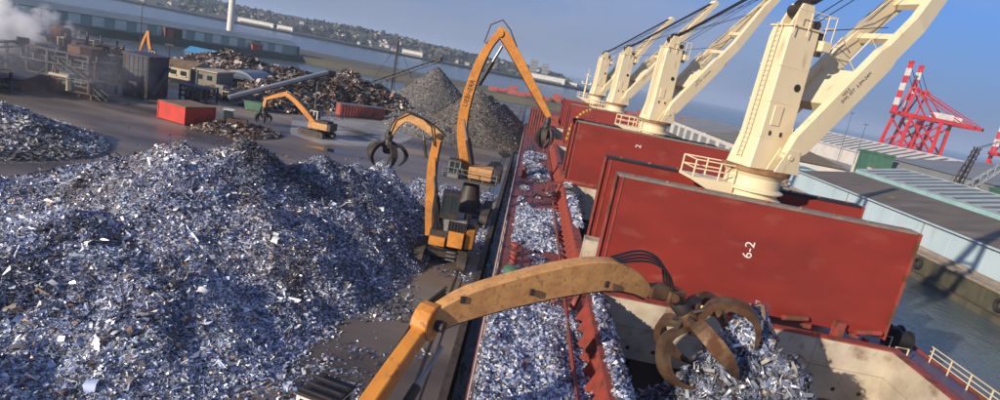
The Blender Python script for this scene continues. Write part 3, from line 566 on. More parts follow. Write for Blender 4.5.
heap('grey_fines_cone', 'tall grey cone of shredder fines under the stacker conveyor', [(-26.5,167,13.4,.86)], (-44,-10,150,186), .6, 'gravel', 30000, .20, np.array([[.14,.135,.13],[.09,.088,.085],[.19,.185,.18]]), np.ones(3), 'stone_bits', .22, .4, 4.0, elong=(.6,1), piece='fines')
heap('brown_fines_cone', 'broad brown-grey cone of fines between conveyor and tall orange boom', [(-11.8,137,11.3,.82),(-9,140,10,.8),(-6,144,8.5,.75)], (-30,12,118,165), .6, 'gravel_brown', 36000, .22, np.array([[.13,.115,.10],[.09,.08,.072],[.17,.155,.14],[.06,.057,.057]]), np.ones(4), 'stone_bits', .35, .4, 2.5, elong=(.6,1), piece='fines')
heap('low_fines_heap', 'low grey spread of fines in front of the two cones', [(-21,136,4.4,.42),(-17,126,2.6,.35),(-25,146,4,.4)], (-40,-2,112,160), .7, 'gravel', 16000, .24, np.array([[.24,.23,.21],[.15,.14,.13],[.3,.29,.27]]), np.ones(3), 'stone_bits', .8, .3, 1.5, elong=(.6,1), piece='fines')
heap('dark_rubble_heap', 'dark mixed scrap heap behind the red container', [(-46,152,8.6,.55),(-54,146,6.5,.5),(-39,156,5.8,.5),(-60,140,4,.45)], (-78,-22,122,178), .8, 'rubble', 36000, .8, PAL_RUBBLE, PW_RUBBLE, 'scrap_dull', 1.6, .3)
heap('brown_scrap_heap', 'brown heap of mixed scrap beyond the arched shed', [(-84,176,5.8,.42),(-94,182,5.2,.4),(-72,180,4.2,.4),(-62,182,3.6,.4)], (-116,-44,150,200), .9, 'rubble', 30000, .95, PAL_RUBBLE, np.array([.22,.16,.16,.12,.12,.12,.08,.05]), 'scrap_dull', 1.8, .25)
heap('plant_rubble_heap', 'dark rubble heap behind the shredder plant', [(-108,128,5,.4),(-96,134,4.6,.4),(-118,132,4.4,.4),(-90,118,4,.4),(-112,112,4.6,.4),(-100,108,4,.4)], (-140,-76,92,156), 1.0, 'rubble', 30000, .9, PAL_RUBBLE, PW_RUBBLE, 'scrap_dull', 1.8, .25)
heap('loading_rubble_heap', 'long dark scrap ridge beside the hooded conveyor', [(-61,126,1.7,.4),(-56,123,2.4,.4),(-51,125,2.4,.4),(-57,132,2.6,.4)], (-80,-42,110,146), .7, 'rubble', 16000, .7, PAL_RUBBLE, PW_RUBBLE, 'scrap_dull', 1.2, .3)
heap('small_debris_pile', 'low dark pile of debris right of the red box', [(-45.5,87,.9,.4),(-43,89.5,1.0,.4),(-41,92,.8,.4)], (-52,-34,80,100), .5, 'rubble', 6000, .35, PAL_RUBBLE, PW_RUBBLE, 'scrap_dull', .4, .5)
# loose scrap strewn over the quay
n = 70000; x = RNG.uniform(-14, -1.9, n); y = RNG.uniform(18, 82, n); d = np.clip(.34 + 1.7*fbm(x*.25, y*.18, 4), 0, 1)**1.5
k = (RNG.uniform(0, 1, n) < d) & (hf_main(x, y) < .3); k &= ~((np.hypot((x+6.5)/3.2, (y-30.5)/5.5) < 1) & (RNG.uniform(0, 1, n) < .55))
s_ = shards('loose_scrap', np.stack([x, y, np.full(n, .02)], 1)[k], .17, None, flat=1.6); tag(s_, 'loose shreds of scrap strewn along the muddy quay', 'scrap', kind='stuff')
n = 9000; x = RNG.uniform(-60, -3, n); y = RNG.uniform(70, 165, n); d = np.clip(-.1 + 1.5*fbm(x*.1, y*.08, 4), 0, 1)
s_ = shards('yard_litter', np.stack([x, y, np.full(n, .03)], 1)[RNG.uniform(0, 1, n) < d], .26, None, PAL_RUBBLE, PW_RUBBLE, 'scrap_dull', 1.5); tag(s_, 'thin litter of scrap crumbs over the yard floor', 'scrap', kind='stuff')

# ================================================================== MATERIAL HANDLERS
def tine_path(c, az, r_out, drop, r_tip, lift):
    d = V((math.cos(az), math.sin(az), 0)); z = V((0, 0, 1))
    return [c + d*.30 + z*lift*.2, c + d*(r_out*.62) + z*lift, c + d*r_out + z*(lift*.35 - drop*.25), c + d*(r_out*.98) - z*(drop*.62), c + d*r_tip - z*drop]
def grapple(root, c, n, az0, r_out, drop, r_tip, lift, m='grapple', hang=None, w=.62, axis=(0, 0, -1)):
    c = V(c); rot = V((0, 0, -1)).rotation_difference(V(axis)); T = lambda p: c + rot @ (V(p)-c)
    def tilt(mb): mb.v = [tuple(T(p)) for p in mb.v]; return mb
    g = build('grapple', tilt(MB().lathe([(.32,.75),(.42,.45),(.42,-.3),(.28,-.5)], c, 12)), m, root, True)
    build('rotator', tilt(MB().lathe([(.25,1.5),(.36,1.3),(.36,.8),(.25,.75)], c, 12)), 'dark_steel', g, True)
    if hang: build('hanger', MB().boxpath([hang, c+V((0,0,1.45))], .38, .38, (0,1,0)), m, g)
    for i in range(n):
        az = az0 + 2*math.pi*i/n + random.uniform(-.08, .08); s = V((-math.sin(az), math.cos(az), 0)); pts = tine_path(c, az, r_out, drop, r_tip, lift)
        # smooth the path
        P = []
        for a in range(len(pts)-1):
            p0 = pts[max(a-1,0)]; p1 = pts[a]; p2 = pts[a+1]; p3 = pts[min(a+2,len(pts)-1)]
            for q in range(4):
                u = q/4; P.append(0.5*((2*p1)+(p2-p0)*u+(2*p0-5*p1+4*p2-p3)*u*u+(3*p1-p0-3*p2+p3)*u**3))
        P.append(pts[-1]); K = len(P); W = [w*(.55+.75*math.sin(math.pi*min(1, .15+.8*j/K)))*(1 if j < K*.5 else max(.10, 1-(j-K*.5)/(K*.5)*.92)) for j in range(K)]
        Hh = [(.20 + .14*math.sin(math.pi*j/K))*(1 if j < K*.6 else max(.3, 1-(j-K*.6)/(K*.4)*.7)) for j in range(K)]
        tn = build('tine', tilt(MB().boxpath(P, W, Hh, s)), m, g)
        a = c + V((math.cos(az), math.sin(az), 0))*.35 + V((0,0,.55)); b = P[6]
        build('tine_cylinder', tilt(MB().tube([a, a.lerp(b, .6)], .11, 8).tube([a.lerp(b, .6), b], .065, 8)), 'dark_steel', tn)
    return g
def tracks(root, c, rz, gauge, length, w=.75, h=1.15):
    c = V(c); X = V((math.cos(rz), math.sin(rz), 0)); Y = V((-X.y, X.x, 0))
    for s in (-1, 1):
        o = c + Y*(s*gauge/2); prof = []
        for i in range(9): a = math.pi/2 + math.pi*i/8; prof.append((-length/2+h/2+math.cos(a)*h/2, h/2+math.sin(a)*h/2))
        for i in range(9): a = -math.pi/2 + math.pi*i/8; prof.append((length/2-h/2+math.cos(a)*h/2, h/2+math.sin(a)*h/2))
        tr = build('crawler_track', MB().prism([o - Y*(w/2) + X*a + V((0,0,b+.03)) for a, b in prof], Y*w), 'track', root)
        m_ = MB(); k = int(length/.24)
        for i in range(k): m_.obox(o + X*(-length/2+h/2+(length-h)*i/(k-1)) + V((0,0,h+.055)), .13, w*1.04, .05, rz)
        build('track_shoes', m_, 'track', tr)
        build('track_frame', MB().obox(o+Y*(s*(w/2+.04))+V((0,0,h/2)), length*.72, .06, h*.5, rz), 'dark_steel', tr)
    build('carbody', MB().obox(c+V((0,0,h*.75)), length*.5, gauge, .5, rz), 'dark_steel', root)
def curve_pts(pts, sub=4):
    pts = [V(p) for p in pts]; P = []
    for a in range(len(pts)-1):
        p0 = pts[max(a-1,0)]; p1 = pts[a]; p2 = pts[a+1]; p3 = pts[min(a+2,len(pts)-1)]
        for q in range(sub):
            u = q/sub; P.append(0.5*((2*p1)+(p2-p0)*u+(2*p0-5*p1+4*p2-p3)*u*u+(3*p1-p0-3*p2+p3)*u**3))
    return P+[pts[-1]]
def lerp_list(vals, k):
    return [float(np.interp(i/(k-1)*(len(vals)-1), range(len(vals)), vals)) for i in range(k)]
def cylinder(root, a, b, r, name='boom_cylinder', f=.6, m='dark_steel'):
    a, b = V(a), V(b); o = build(name, MB().tube([a, a.lerp(b, f)], r, 12), m, root, True); build('piston_rod', MB().tube([a.lerp(b, f-.05), b], r*.55, 10), 'chrome', o, True); return o
def boom_part(root, name, pts, w, h, side, m, sub=4, seams=True):
    P = curve_pts(pts, sub); k = len(P); W = lerp_list(w, k); Hh = lerp_list(h, k)
    o = build(name, MB().boxpath(P, W, Hh, side), m, root, bevel=.04)
    s = V(side).normalized()
    for sg in (-1, 1):                                    # edge flanges and pipe runs along the top
        Q = []
        for i, p in enumerate(P):
            t = (P[min(i+1,k-1)]-P[max(i-1,0)]).normalized(); nn = s.cross(t).normalized(); Q.append(p + s*(sg*W[i]*.28) + nn*(Hh[i]/2+.05))
        build('hydraulic_pipe', MB().tube(Q, .035+.012*max(w), 6), 'hose', o)
    return o, P, W, Hh
def cab_part(root, c, sx, sy, sz, rz, m='white_paint'):
    c = V(c); X = V((math.cos(rz), math.sin(rz), 0)); Y = V((-X.y, X.x, 0))
    cb = build('cab', MB().obox(c, sx*.94, sy*.94, sz*.96, rz), 'glass', root)
    fr = MB()
    for i in (-1, 1):
        for j in (-1, 1): fr.obox(c+X*(i*sx*.47)+Y*(j*sy*.47), .14, .14, sz, rz)
    for k_ in (-1, 1):
        for j in (-1, 1): fr.obox(c+Y*(j*sy*.47)+V((0,0,k_*sz*.46)), sx, .12, .12 if k_ > 0 else .5, rz)
        for i in (-1, 1): fr.obox(c+X*(i*sx*.47)+V((0,0,k_*sz*.46)), .12, sy, .12 if k_ > 0 else .5, rz)
    fr.obox(c, .1, sy*1.0, sz, rz)
    build('window_frame', fr, m, cb); build('cab_roof', MB().obox(c+V((0,0,sz*.52)), sx*1.06, sy*1.06, .12, rz), 'dark_steel', cb)
    g = MB()
    for i in range(4): g.obox(c+X*(-sx*.5+sx*i/3)+V((0,0,sz*.52+.2)), .05, sy, .05, rz)
    build('roof_guard', g, 'dark_steel', cb); return cb

# ---- handler A, beside the ship in mid-yard
A = thing('material_handler', 'orange tracked material handler with upright boom and open grab over the scrap heap', 'material handler', (-5.3, 51.5, 0))
tracks(A, (-5.2, 51.6, 0), R(94), 3.7, 7.2, .8)
build('turntable', MB().lathe([(1.3,1.15),(1.3,1.55)], (-5.2,51.6,0), 20), 'dark_steel', A)
build('body', MB().box(-6.4,-3.2,49.9,53.6,1.56,2.9), 'dark_steel', A, bevel=.08)
build('engine_hood', MB().box(-5.0,-3.3,50.2,53.3,2.9,4.0), 'grey_machine', A, bevel=.1)
build('side_panel', MB().box(-4.7,-3.35,49.6,49.88,1.7,3.1), 'orange', A, bevel=.04)
build('front_panel', MB().box(-6.3,-4.9,49.55,49.88,1.6,2.4), 'orange', A, bevel=.04)
build('counterweight', MB().prism([(-3.2,50,1.6),(-2.5,50.4,1.6),(-2.5,53,1.6),(-3.2,53.5,1.6)], (0,0,1.7)), 'orange', A, bevel=.06)
build('exhaust', MB().tube([(-3.7,52.6,4.0),(-3.7,52.6,5.2)], .12, 8), 'dark_steel', A)
build('cab_riser', MB().boxpath([(-4.9,50.4,2.6),(-5.3,50.6,4.6)], .5, .5, (0,1,0)), 'grey_machine', A)
for i in range(6): build('grille_slat', MB().box(-4.9+i*.26,-4.78+i*.26,50.05,50.18,3.0,3.9), 'hose', A)
for i in range(3): build('step', MB().box(-4.6,-3.8,49.3-.02*i,49.5,.6+i*.35,.66+i*.35), 'grey_machine', A)
for i in range(4): build('hose', MB().tube(curve_pts([(-6.2+.12*i,50.2,2.7),(-6.5+.1*i,50.3,4.4),(-6.6,50.45,6.6),(-7.0,50.5,9.0)], 3), .05, 5), 'hose', A)
build('hydraulic_tank', MB().box(-3.2,-2.6,51,53,2.9,3.7).tube([(-3.5,51.2,4.0),(-3.5,51.2,4.5)], .25, 10), 'dark_steel', A)
cab_part(A, (-5.1,50.9,5.2), 1.5, 1.6, 2.0, R(185), 'dark_steel')
build('walkway', MB().box(-6.6,-2.6,53.6,54.3,2.6,2.68), 'conveyor', A)
build('handrail', MB().tube([(-6.6,54.25,2.7),(-6.6,54.25,3.7),(-2.6,54.25,3.7),(-2.6,54.25,2.7)], .04, 6), 'grey_machine', A)
side = (0, 1, 0)
boom_part(A, 'boom', [(-6.5,51,2.0),(-6.9,51,5.0),(-7.25,51,8.2),(-7.15,51,11.0)], [.56,.56,.54,.5], [.72,.8,.76,.66], side, 'orange')
boom_part(A, 'stick', [(-6.7,51,10.6),(-7.9,51,11.3),(-9.8,51,11.95),(-10.7,51,11.3),(-11.2,51,10.2)], [.5,.5,.5,.45,.4], [.7,.82,.75,.6,.36], side, 'orange_old')
for s_ in (-.5, .5): cylinder(A, (-5.6,51+s_,2.6), (-6.9,51+s_,7.4), .15)
cylinder(A, (-7.9,51,8.8), (-8.6,51,11.2), .14, 'stick_cylinder')
build('elbow_pin', MB().tube([(-7.05,50.5,10.9),(-7.05,51.5,10.9)], .26, 14), 'dark_steel', A)
build('hose_loop', MB().tube([(-7.3,50.6,10),(-7.8,50.5,11.6),(-8.6,50.5,12.1),(-10,50.5,12.4),(-11,50.6,11.6),(-11.4,50.6,10.2)], .06, 6), 'hose', A)
grapple(A, (-11.35,51,9.0), 5, R(20), 1.65, 1.5, 1.15, .3, 'dark_steel', None, .42)

# ---- handler B, behind A, loading the hold
B = thing('material_handler', 'tallest orange material handler on a raised pedestal with lettered boom reaching over the ship', 'material handler', (-4.6, 68, 0))
tracks(B, (-4.8, 68, 0), R(90), 4.4, 8.0, .9, 1.3)
build('pedestal', MB().lathe([(1.6,1.2),(1.2,2.2),(.9,3.9),(1.2,4.2)], (-4.8,68,0), 18), 'dark_steel', B, True)
build('platform', MB().box(-8.2,-1.9,65.6,70.6,4.3,4.45), 'conveyor', B)
pr = MB()
for x in (-8.1,-6.5,-5,-3.5,-2.0):
    for y in (65.65, 70.5): pr.box(x-.04,x+.04,y-.04,y+.04,4.55,5.6)
pr.tube([(-8.1,65.65,5.6),(-2,65.65,5.6),(-2,70.5,5.6),(-8.1,70.5,5.6)], .05, 6).tube([(-8.1,65.65,5.1),(-2,65.65,5.1),(-2,70.5,5.1)], .04, 6)
build('platform_rail', pr, 'grey_machine', B)
build('body', MB().box(-5.4,-2.6,66.8,69.6,4.56,5.9), 'orange_old', B, bevel=.1); build('counterweight', MB().box(-2.4,-1.6,66.8,69.7,4.6,6.2), 'dark_steel', B, bevel=.1)
cab_part(B, (-6.9,66.6,5.5), 1.3, 1.3, 1.8, R(180), 'grey_machine')
bo, bP, bW, bH = boom_part(B, 'boom', [(-5.2,68,4.6),(-6.2,68,6.6),(-7.0,68,9.7),(-7.05,68,13.1),(-6.5,68,16.7),(-5.6,68,19.5),(-4.6,68,21.0)], [.65,.65,.65,.62,.6,.56,.52], [.95,1.05,1.1,1.1,1.0,.85,.68], side, 'orange')
tz = V((-6.5+7.05, 0, 16.7-13.1)).normalized()
text_part('lettering', 'LIEBHERR', .74, 'text_black', bo, V((-6.92,67.665,13.9)), tz, V((-tz.z, 0, tz.x)))
so, *_ = boom_part(B, 'stick', [(-5.0,68,21.3),(-4.1,68,20.7),(-2.0,68,18.3),(.4,68,15.4),(2.4,68,13.0)], [.7,.72,.7,.65,.55], [.7,1.15,1.05,.9,.6], side, 'orange')
cylinder(B, (-6.0,67.2,15.0), (-4.2,67.2,19.6), .2, 'stick_cylinder'); cylinder(B, (-6.0,68.8,15.0), (-4.2,68.8,19.6), .2, 'stick_cylinder')
for s_ in (-.8, .8): cylinder(B, (-5.0,68+s_,5.4), (-6.9,68+s_,11), .22)
build('elbow_pin', MB().tube([(-4.7,67.45,20.9),(-4.7,68.55,20.9)], .42, 16), 'orange', B)
build('hose_loop', MB().tube([(-6.2,67.5,19.6),(-5.8,67.4,21.6),(-4.6,67.4,22.3),(-3.6,67.4,21.4),(-2.6,67.4,19.8)], .07, 6), 'hose', B)
grapple(B, (2.35,68,11.4), 5, R(50), .85, 2.0, .25, .2, 'dark_steel', (2.4,68,13.0), .5)

# ---- small handler across the yard
c2 = V((-34.5, 100, 0)); S = thing('material_handler', 'small orange material handler across the yard reaching left with a hanging grab', 'material handler', c2)
tracks(S, c2, R(160), 2.9, 5.2, .65, .95)
build('turntable', MB().lathe([(1.0,.95),(1.0,1.25)], c2, 16), 'dark_steel', S)
d2 = V((-.97, .12, 0)).normalized(); s2 = V((-d2.y, d2.x, 0)); a2 = math.atan2(d2.y, d2.x)
build('body', MB().obox(c2-d2*.6+V((0,0,1.85)), 3.6, 2.6, 1.1, a2), 'orange_old', S, bevel=.08); build('counterweight', MB().obox(c2-d2*2.5+V((0,0,1.9)), .8, 2.6, 1.3, a2), 'dark_steel', S, bevel=.1)
build('engine_hood', MB().obox(c2-d2*1.3+V((0,0,2.6)), 1.8, 2.2, .45, a2), 'dark_steel', S, bevel=.05)
cab_part(S, c2+d2*1.0-s2*.6+V((0,0,3.3)), 1.4, 1.3, 1.7, a2, 'white_paint')
Q = lambda a, z: c2 + d2*a + s2*.5 + V((0,0,z))
boom_part(S, 'boom', [Q(.3,2.0),Q(2.2,3.6),Q(4.4,5.2),Q(6.2,6.0)], [.6,.6,.6,.55], [.7,.9,.8,.6], s2, 'orange'); boom_part(S, 'stick', [Q(5.7,6.2),Q(6.8,5.7),Q(8.4,5.0),Q(9.7,4.4)], [.5,.5,.5,.4], [.6,.75,.6,.4], s2, 'orange')
boom_part(S, 'hanging_link', [Q(9.6,4.5),Q(9.75,3.6),Q(9.8,2.9)], [.45,.5,.4], [.5,.6,.5], s2, 'orange_old')
cylinder(S, Q(1.2,2.0), Q(3.6,4.4), .14); cylinder(S, Q(3.9,5.7), Q(6.1,6.5), .12, 'stick_cylinder')
grapple(S, Q(9.8,1.6), 5, R(15), 1.25, 1.3, .9, .2, 'dark_steel', None, .4)
# ---- distant orange arm above the plant
D = thing('material_handler', 'distant orange handler whose folded arm shows above the dark plant', 'material handler', (-94, 150, 0)); dc = V((-94, 150, 0))
tracks(D, dc, R(20), 2.8, 5, .65, .95); build('body', MB().obox(dc+V((0,0,2)), 3.8, 2.7, 1.6, R(10)), 'orange', D, bevel=.1); cab_part(D, dc+V((-1.2,-.7,3.4)), 1.4, 1.3, 1.7, R(10))
boom_part(D, 'boom', [(-95.2,150,2.4),(-96.6,150,5.4),(-97.0,150,8.8)], [.6,.6,.5], [.8,.8,.5], (0,1,0), 'orange'); boom_part(D, 'stick', [(-97.1,150,8.9),(-98.2,150,6.0),(-98.9,150,3.6)], [.5,.5,.4], [.5,.65,.4], (0,1,0), 'orange')
grapple(D, (-98.9,150,2.0), 4, R(15), 1.1, 1.2, .7, .2, 'dark_steel', None, .4)

# ---- foreground handler, its arm crossing the deck into the near hold
F = thing('material_handler', 'nearest orange material handler whose long dusty arm crosses the deck to the open hold', 'material handler', (-5.0, 11, 0))
tracks(F, (-5.2, 10.5, 0), R(90), 4.0, 7.6, .85, 1.25)
fd = V((.33, .944, 0)); fs = V((-fd.y, fd.x, 0)); fa = math.atan2(fd.y, fd.x)
build('turntable', MB().lathe([(1.4,1.2),(1.4,1.7)], (-5.2,10.5,0), 20), 'dark_steel', F)
build('body', MB().obox((-5.4,9.6,2.9), 4.6, 3.4, 2.2, fa), 'orange', F, bevel=.1); build('counterweight', MB().obox(V((-5.4,9.6,2.9))-fd*2.7, .9, 3.4, 2.2, fa), 'dark_steel', F, bevel=.1)
build('cab_riser', MB().boxpath([(-6.2,10.6,3.6),(-5.9,13.0,4.4),(-5.2,17.7,4.5)], .5, .6, fs), 'dark_steel', F)
cab_part(F, (-4.98,18.5,5.05), 1.35, 1.35, 1.75, R(76), 'white_paint')
fb, *_ = boom_part(F, 'boom', [(-4.75,10.2,3.6),(-3.95,12.9,5.5),(-2.98,16.0,7.35),(-2.3,18.2,8.45),(-1.95,19.3,8.95)], [.55,.55,.52,.5,.48], [.75,.78,.66,.6,.55], fs, 'orange')
build('elbow_plate', MB().prism([V((-2.0,19.1,8.95))+fs*.32+fd*a*.74+V((0,0,b*.74)) for a, b in [(.95*math.cos(q*.449)*(1.0 if q < 8 else .8), .9*math.sin(q*.449)) for q in range(14)]], -fs*.64), 'orange', F, bevel=.04)
ed = (V((6.6,24.4,10.1))-V((-1.7,19.5,9.3))); es = V((-ed.y, ed.x, 0)).normalized()
fst, fP, fW, fH = boom_part(F, 'stick', [(-1.9,19.2,9.0),(-.7,20.1,9.55),(1.3,21.4,10.1),(3.3,22.6,10.5),(4.7,23.5,10.5),(5.8,24.2,10.1),(6.5,24.7,9.6)], [.58,.66,.66,.66,.62,.52,.42], [.75,1.08,1.22,1.32,1.22,.85,.45], es, 'orange_old')
for a in (.6, 3.2, 6.4):
    q = V((-1.7,19.5,9.5)).lerp(V((6.6,24.4,10.3)), a/9); build('pipe_bracket', MB().obox(q-es*.36+V((0,0,.25)), .18, .10, .24, math.atan2(ed.y, ed.x)), 'dark_steel', fst)
cylinder(F, (-2.5,15.3,6.2), (-1.35,18.9,8.2), .17, 'stick_cylinder', .6, 'dark_steel')
for s_ in (-.65, .65): cylinder(F, V((-4.6,11.2,3.2))+fs*s_, V((-3.1,15.2,6.5))+fs*s_, .24)
for j in range(3):
    build('side_pipe', MB().tube([p_+fs*.33+V((0,0,-.12+.13*j)) for p_ in curve_pts([(-4.75,10.2,3.6),(-3.95,12.9,5.5),(-2.98,16.0,7.35),(-2.3,18.2,8.45),(-2.0,19.0,9.2),(-1.3,19.7,9.9)], 3)], .045, 6), 'hose', fb)
for a in (12.5, 14.6, 16.7):
    build('pipe_clamp', MB().obox(V((-4.75+(a-10.2)*.308, a, 3.6+(a-10.2)*.615))+fs*.35, .2, .14, .5, fa), 'dark_steel', fb)
build('elbow_pin', MB().tube([V((-1.95,19.15,8.9))-fs*.6, V((-1.95,19.15,8.9))+fs*.6], .2, 14), 'dark_steel', F)
for j in range(4):
    o_ = es*(-.3+.2*j); build('hose_loop', MB().tube(curve_pts([V((4.6,23.3,11.2))+o_, V((5.9,24.1,11.25+.08*j))+o_, V((7.0,24.8,10.7+.1*j))+o_, V((7.6,25.2,9.8))+o_, V((8.3,25.4,9.3))+o_*.6], 4), .05, 6), 'hose', F)
g_ = V((9.1,25.5,8.3))
fg = grapple(F, g_, 5, R(205), 2.3, 2.35, 1.6, .45, 'grapple', None, .54, V((.74,.0,-.67)))
build('hanger_link', MB().boxpath([(6.55,24.6,9.75),(7.2,24.95,9.75),(7.8,25.3,9.6),(8.2,25.5,9.2)], [.5,.55,.5,.45], [.5,.6,.55,.5], es), 'grapple', fg)
build('yoke', MB().obox((7.75,25.2,9.6), .9, .75, .5, R(30)).tube([(7.75,24.7,9.6),(7.75,25.8,9.6)], .2, 10), 'grapple', fg)

# ================================================================== SHIP
X0, X1, ZD, ZC = -0.2, 29.6, 4.2, 6.0; HX0, HX1 = 5.8, 23.6
HAT = [(6.0, 33.6), (42.2, 67.6), (77.2, 102.6), (112.0, 136.0)]
SHIP = thing('cargo_ship', 'red-decked bulk carrier with opened hatches moored along the quay', 'ship', (14.7, 90, 0))
ol = [(X0,-40),(X0,150),(2.6,166),(8,178),(14.7,186),(21.4,178),(26.8,166),(X1,150),(X1,-40)]
hm = MB(); k = len(ol)
hm.add([(x, y, -6) for x, y in ol]+[(x, y, ZD) for x, y in ol], [(i, (i+1) % k, k+(i+1) % k, k+i) for i in range(k)]); build('hull', hm, 'hull', SHIP)
dk = MB()
def sheet(x0, x1, y0, y1, z): dk.add([(x0,y0,z),(x1,y0,z),(x1,y1,z),(x0,y1,z)], [(0,1,2,3)])
sheet(X0, HX0, -40, 150, ZD); ys = [-40]+[v for h in HAT for v in h]+[150]
for a, b in zip(ys[0::2], ys[1::2]): sheet(HX0, HX1, a, b, ZD)
dk.add([(x, y, ZD) for x, y in [(X0,150),(X1,150),(26.8,166),(21.4,178),(14.7,186),(8,178),(2.6,166)]], [(0,1,2,3,4,5,6)])
build('deck', dk, 'deck_red', SHIP)
build('offshore_deck', MB().add([(HX1,-40,ZD),(X1,-40,ZD),(X1,150,ZD),(HX1,150,ZD)], [(0,1,2,3)]), 'deck_shade_violet', SHIP)
build('gunwale_bar', MB().box(X0-.06,X0+.14,-40,150,ZD+.004,ZD+.16).box(X1-.14,X1+.06,-40,150,ZD+.004,ZD+.16), 'ship_red2', SHIP)
build('forecastle', MB().prism([(1.6,160,ZD),(27.8,160,ZD),(26.5,166.6,ZD),(21.2,178.3,ZD),(14.7,185.8,ZD),(8.2,178.3,ZD),(2.9,166.6,ZD)], (0,0,2.6)), 'ship_red2', SHIP)
def frustum(t, name, x0, x1, y0, y1, z0, z1, m, par): return build(name, MB().box(x0,x1,y0,y1,z0,z1), m, par)
stay = MB().prism([(0,-.03,0),(-.8,-.03,0),(-.78,-.03,.15),(-.15,-.03,1.7),(0,-.03,1.7)], (0,.06,0))
stay_me = bpy.data.meshes.new('coaming_stay'); stay_me.from_pydata(stay.v, [], stay.f); stay_me.materials.append(M['ship_red2'])
def share(name, me, par, loc, mir=False):
    o = bpy.data.objects.new(name, me); COL.objects.link(o); o.parent = par; o.location = V(loc)-OFF.get(par, V((0,0,0)))
    if mir: o.rotation_euler = (0, 0, math.pi)
    OFF[o] = OFF[par]; return o
for hi, (a, b) in enumerate(HAT):
    co = build('coaming', MB().box(HX0-.28,HX0,a-.28,b+.28,ZD-.05,ZC).box(HX1,HX1+.28,a-.28,b+.28,ZD-.05,ZC).box(HX0,HX1,a-.28,a,ZD-.05,ZC).box(HX0,HX1,b,b+.28,ZD-.05,ZC), 'ship_red2', SHIP)
    fl = MB().box(HX0-.5,HX0+.12,a-.5,b+.5,ZC+.003,ZC+.1).box(HX1-.12,HX1+.5,a-.5,b+.5,ZC+.003,ZC+.1).box(HX0+.12,HX1-.12,b-.12,b+.5,ZC+.003,ZC+.1)
    build('coaming_flange', fl, 'ship_red2', co)
    hd = MB(); x0, x1, y0, y1, z0, z1 = 2.2, 27.2, a-1.6, b+1.6, -3.6, 2.3
    hd.add([(x0,y0,z0),(x1,y0,z0),(x1,y1,z0),(x0,y1,z0),(x0,y0,z1),(x1,y0,z1),(x1,y1,z1),(x0,y1,z1)], [(0,1,2,3),(0,1,5,4),(1,2,6,5),(2,3,7,6),(3,0,4,7)])
    build('hold', hd, 'hold', SHIP)
    nx = 4; w = (HX1-HX0)/nx
    for i in range(nx):
        for z0_, z1_ in ((4.32, 5.98), (2.3, 4.29)): build('lining_plate', MB().box(HX0+i*w+.012,HX0+(i+1)*w-.012,b-.06,b-.004,z0_,z1_), 'coaming_in', co)
    ny = 5; l = (b-a)/ny
    for i in range(ny):
        for z0_, z1_ in ((4.32, 5.98), (2.3, 4.29)):
            build('lining_plate', MB().box(HX1-.06,HX1-.004,a+i*l+.012,a+(i+1)*l-.08,z0_,z1_), 'coaming_in', co)
            if hi: build('lining_plate', MB().box(HX0+.004,HX0+.06,a+i*l+.012,a+(i+1)*l-.08,z0_,z1_), 'coaming_in', co)
    if hi < 2:
        for i in range(11): build('lining_hole', MB().tube([(HX0+1.2+i*1.55,b-.075,3.0),(HX0+1.2+i*1.55,b-.055,3.0)], .13, 10), 'dark_steel', co)
        for i in range(9): build('hold_frame', MB().box(4+i*2.6,4.25+i*2.6,b+1.15,b+1.59,-3.6,2.2), 'hold', SHIP)
        for i in range(3): build('hold_panel', MB().box(12.5+i*4.2,15.0+i*4.2,b+1.30,b+1.55,-1.0,1.7), 'coaming_in', SHIP)
    y = a+.6
    while y < b:
        if y > 12:
            share('coaming_stay', stay_me, co, (HX0-.285, y, ZD+.004))
            if hi == 0: share('coaming_stay', stay_me, co, (HX1+.285, y, ZD+.004), True)
        y += 1.5
    build('deck_pipe', MB().tube([(HX0-1.35,max(a,10),ZD+.5),(HX0-1.35,b+8,ZD+.5)], .12, 8), 'deck_red', SHIP)
    # end platform with steps at the inboard corner
    e = build('corner_platform', MB().box(HX0-2.0,HX0-.3,b+1.4,b+2.6,ZC-.6,ZC-.48).beam((HX0-2.0,b+1.5,ZD),(HX0-1.9,b+1.5,ZC-.5),.12).beam((HX0-.9,b+.9,ZD),(HX0-.5,b+1.4,ZC-.5),.3), 'ship_red2', SHIP)
    for s_ in range(4): build('step', MB().box(HX0-3.0+s_*.28,HX0-2.75+s_*.28,b+1.5,b+2.4,ZD+.3+s_*.3,ZD+.36+s_*.3), 'ship_red2', e)

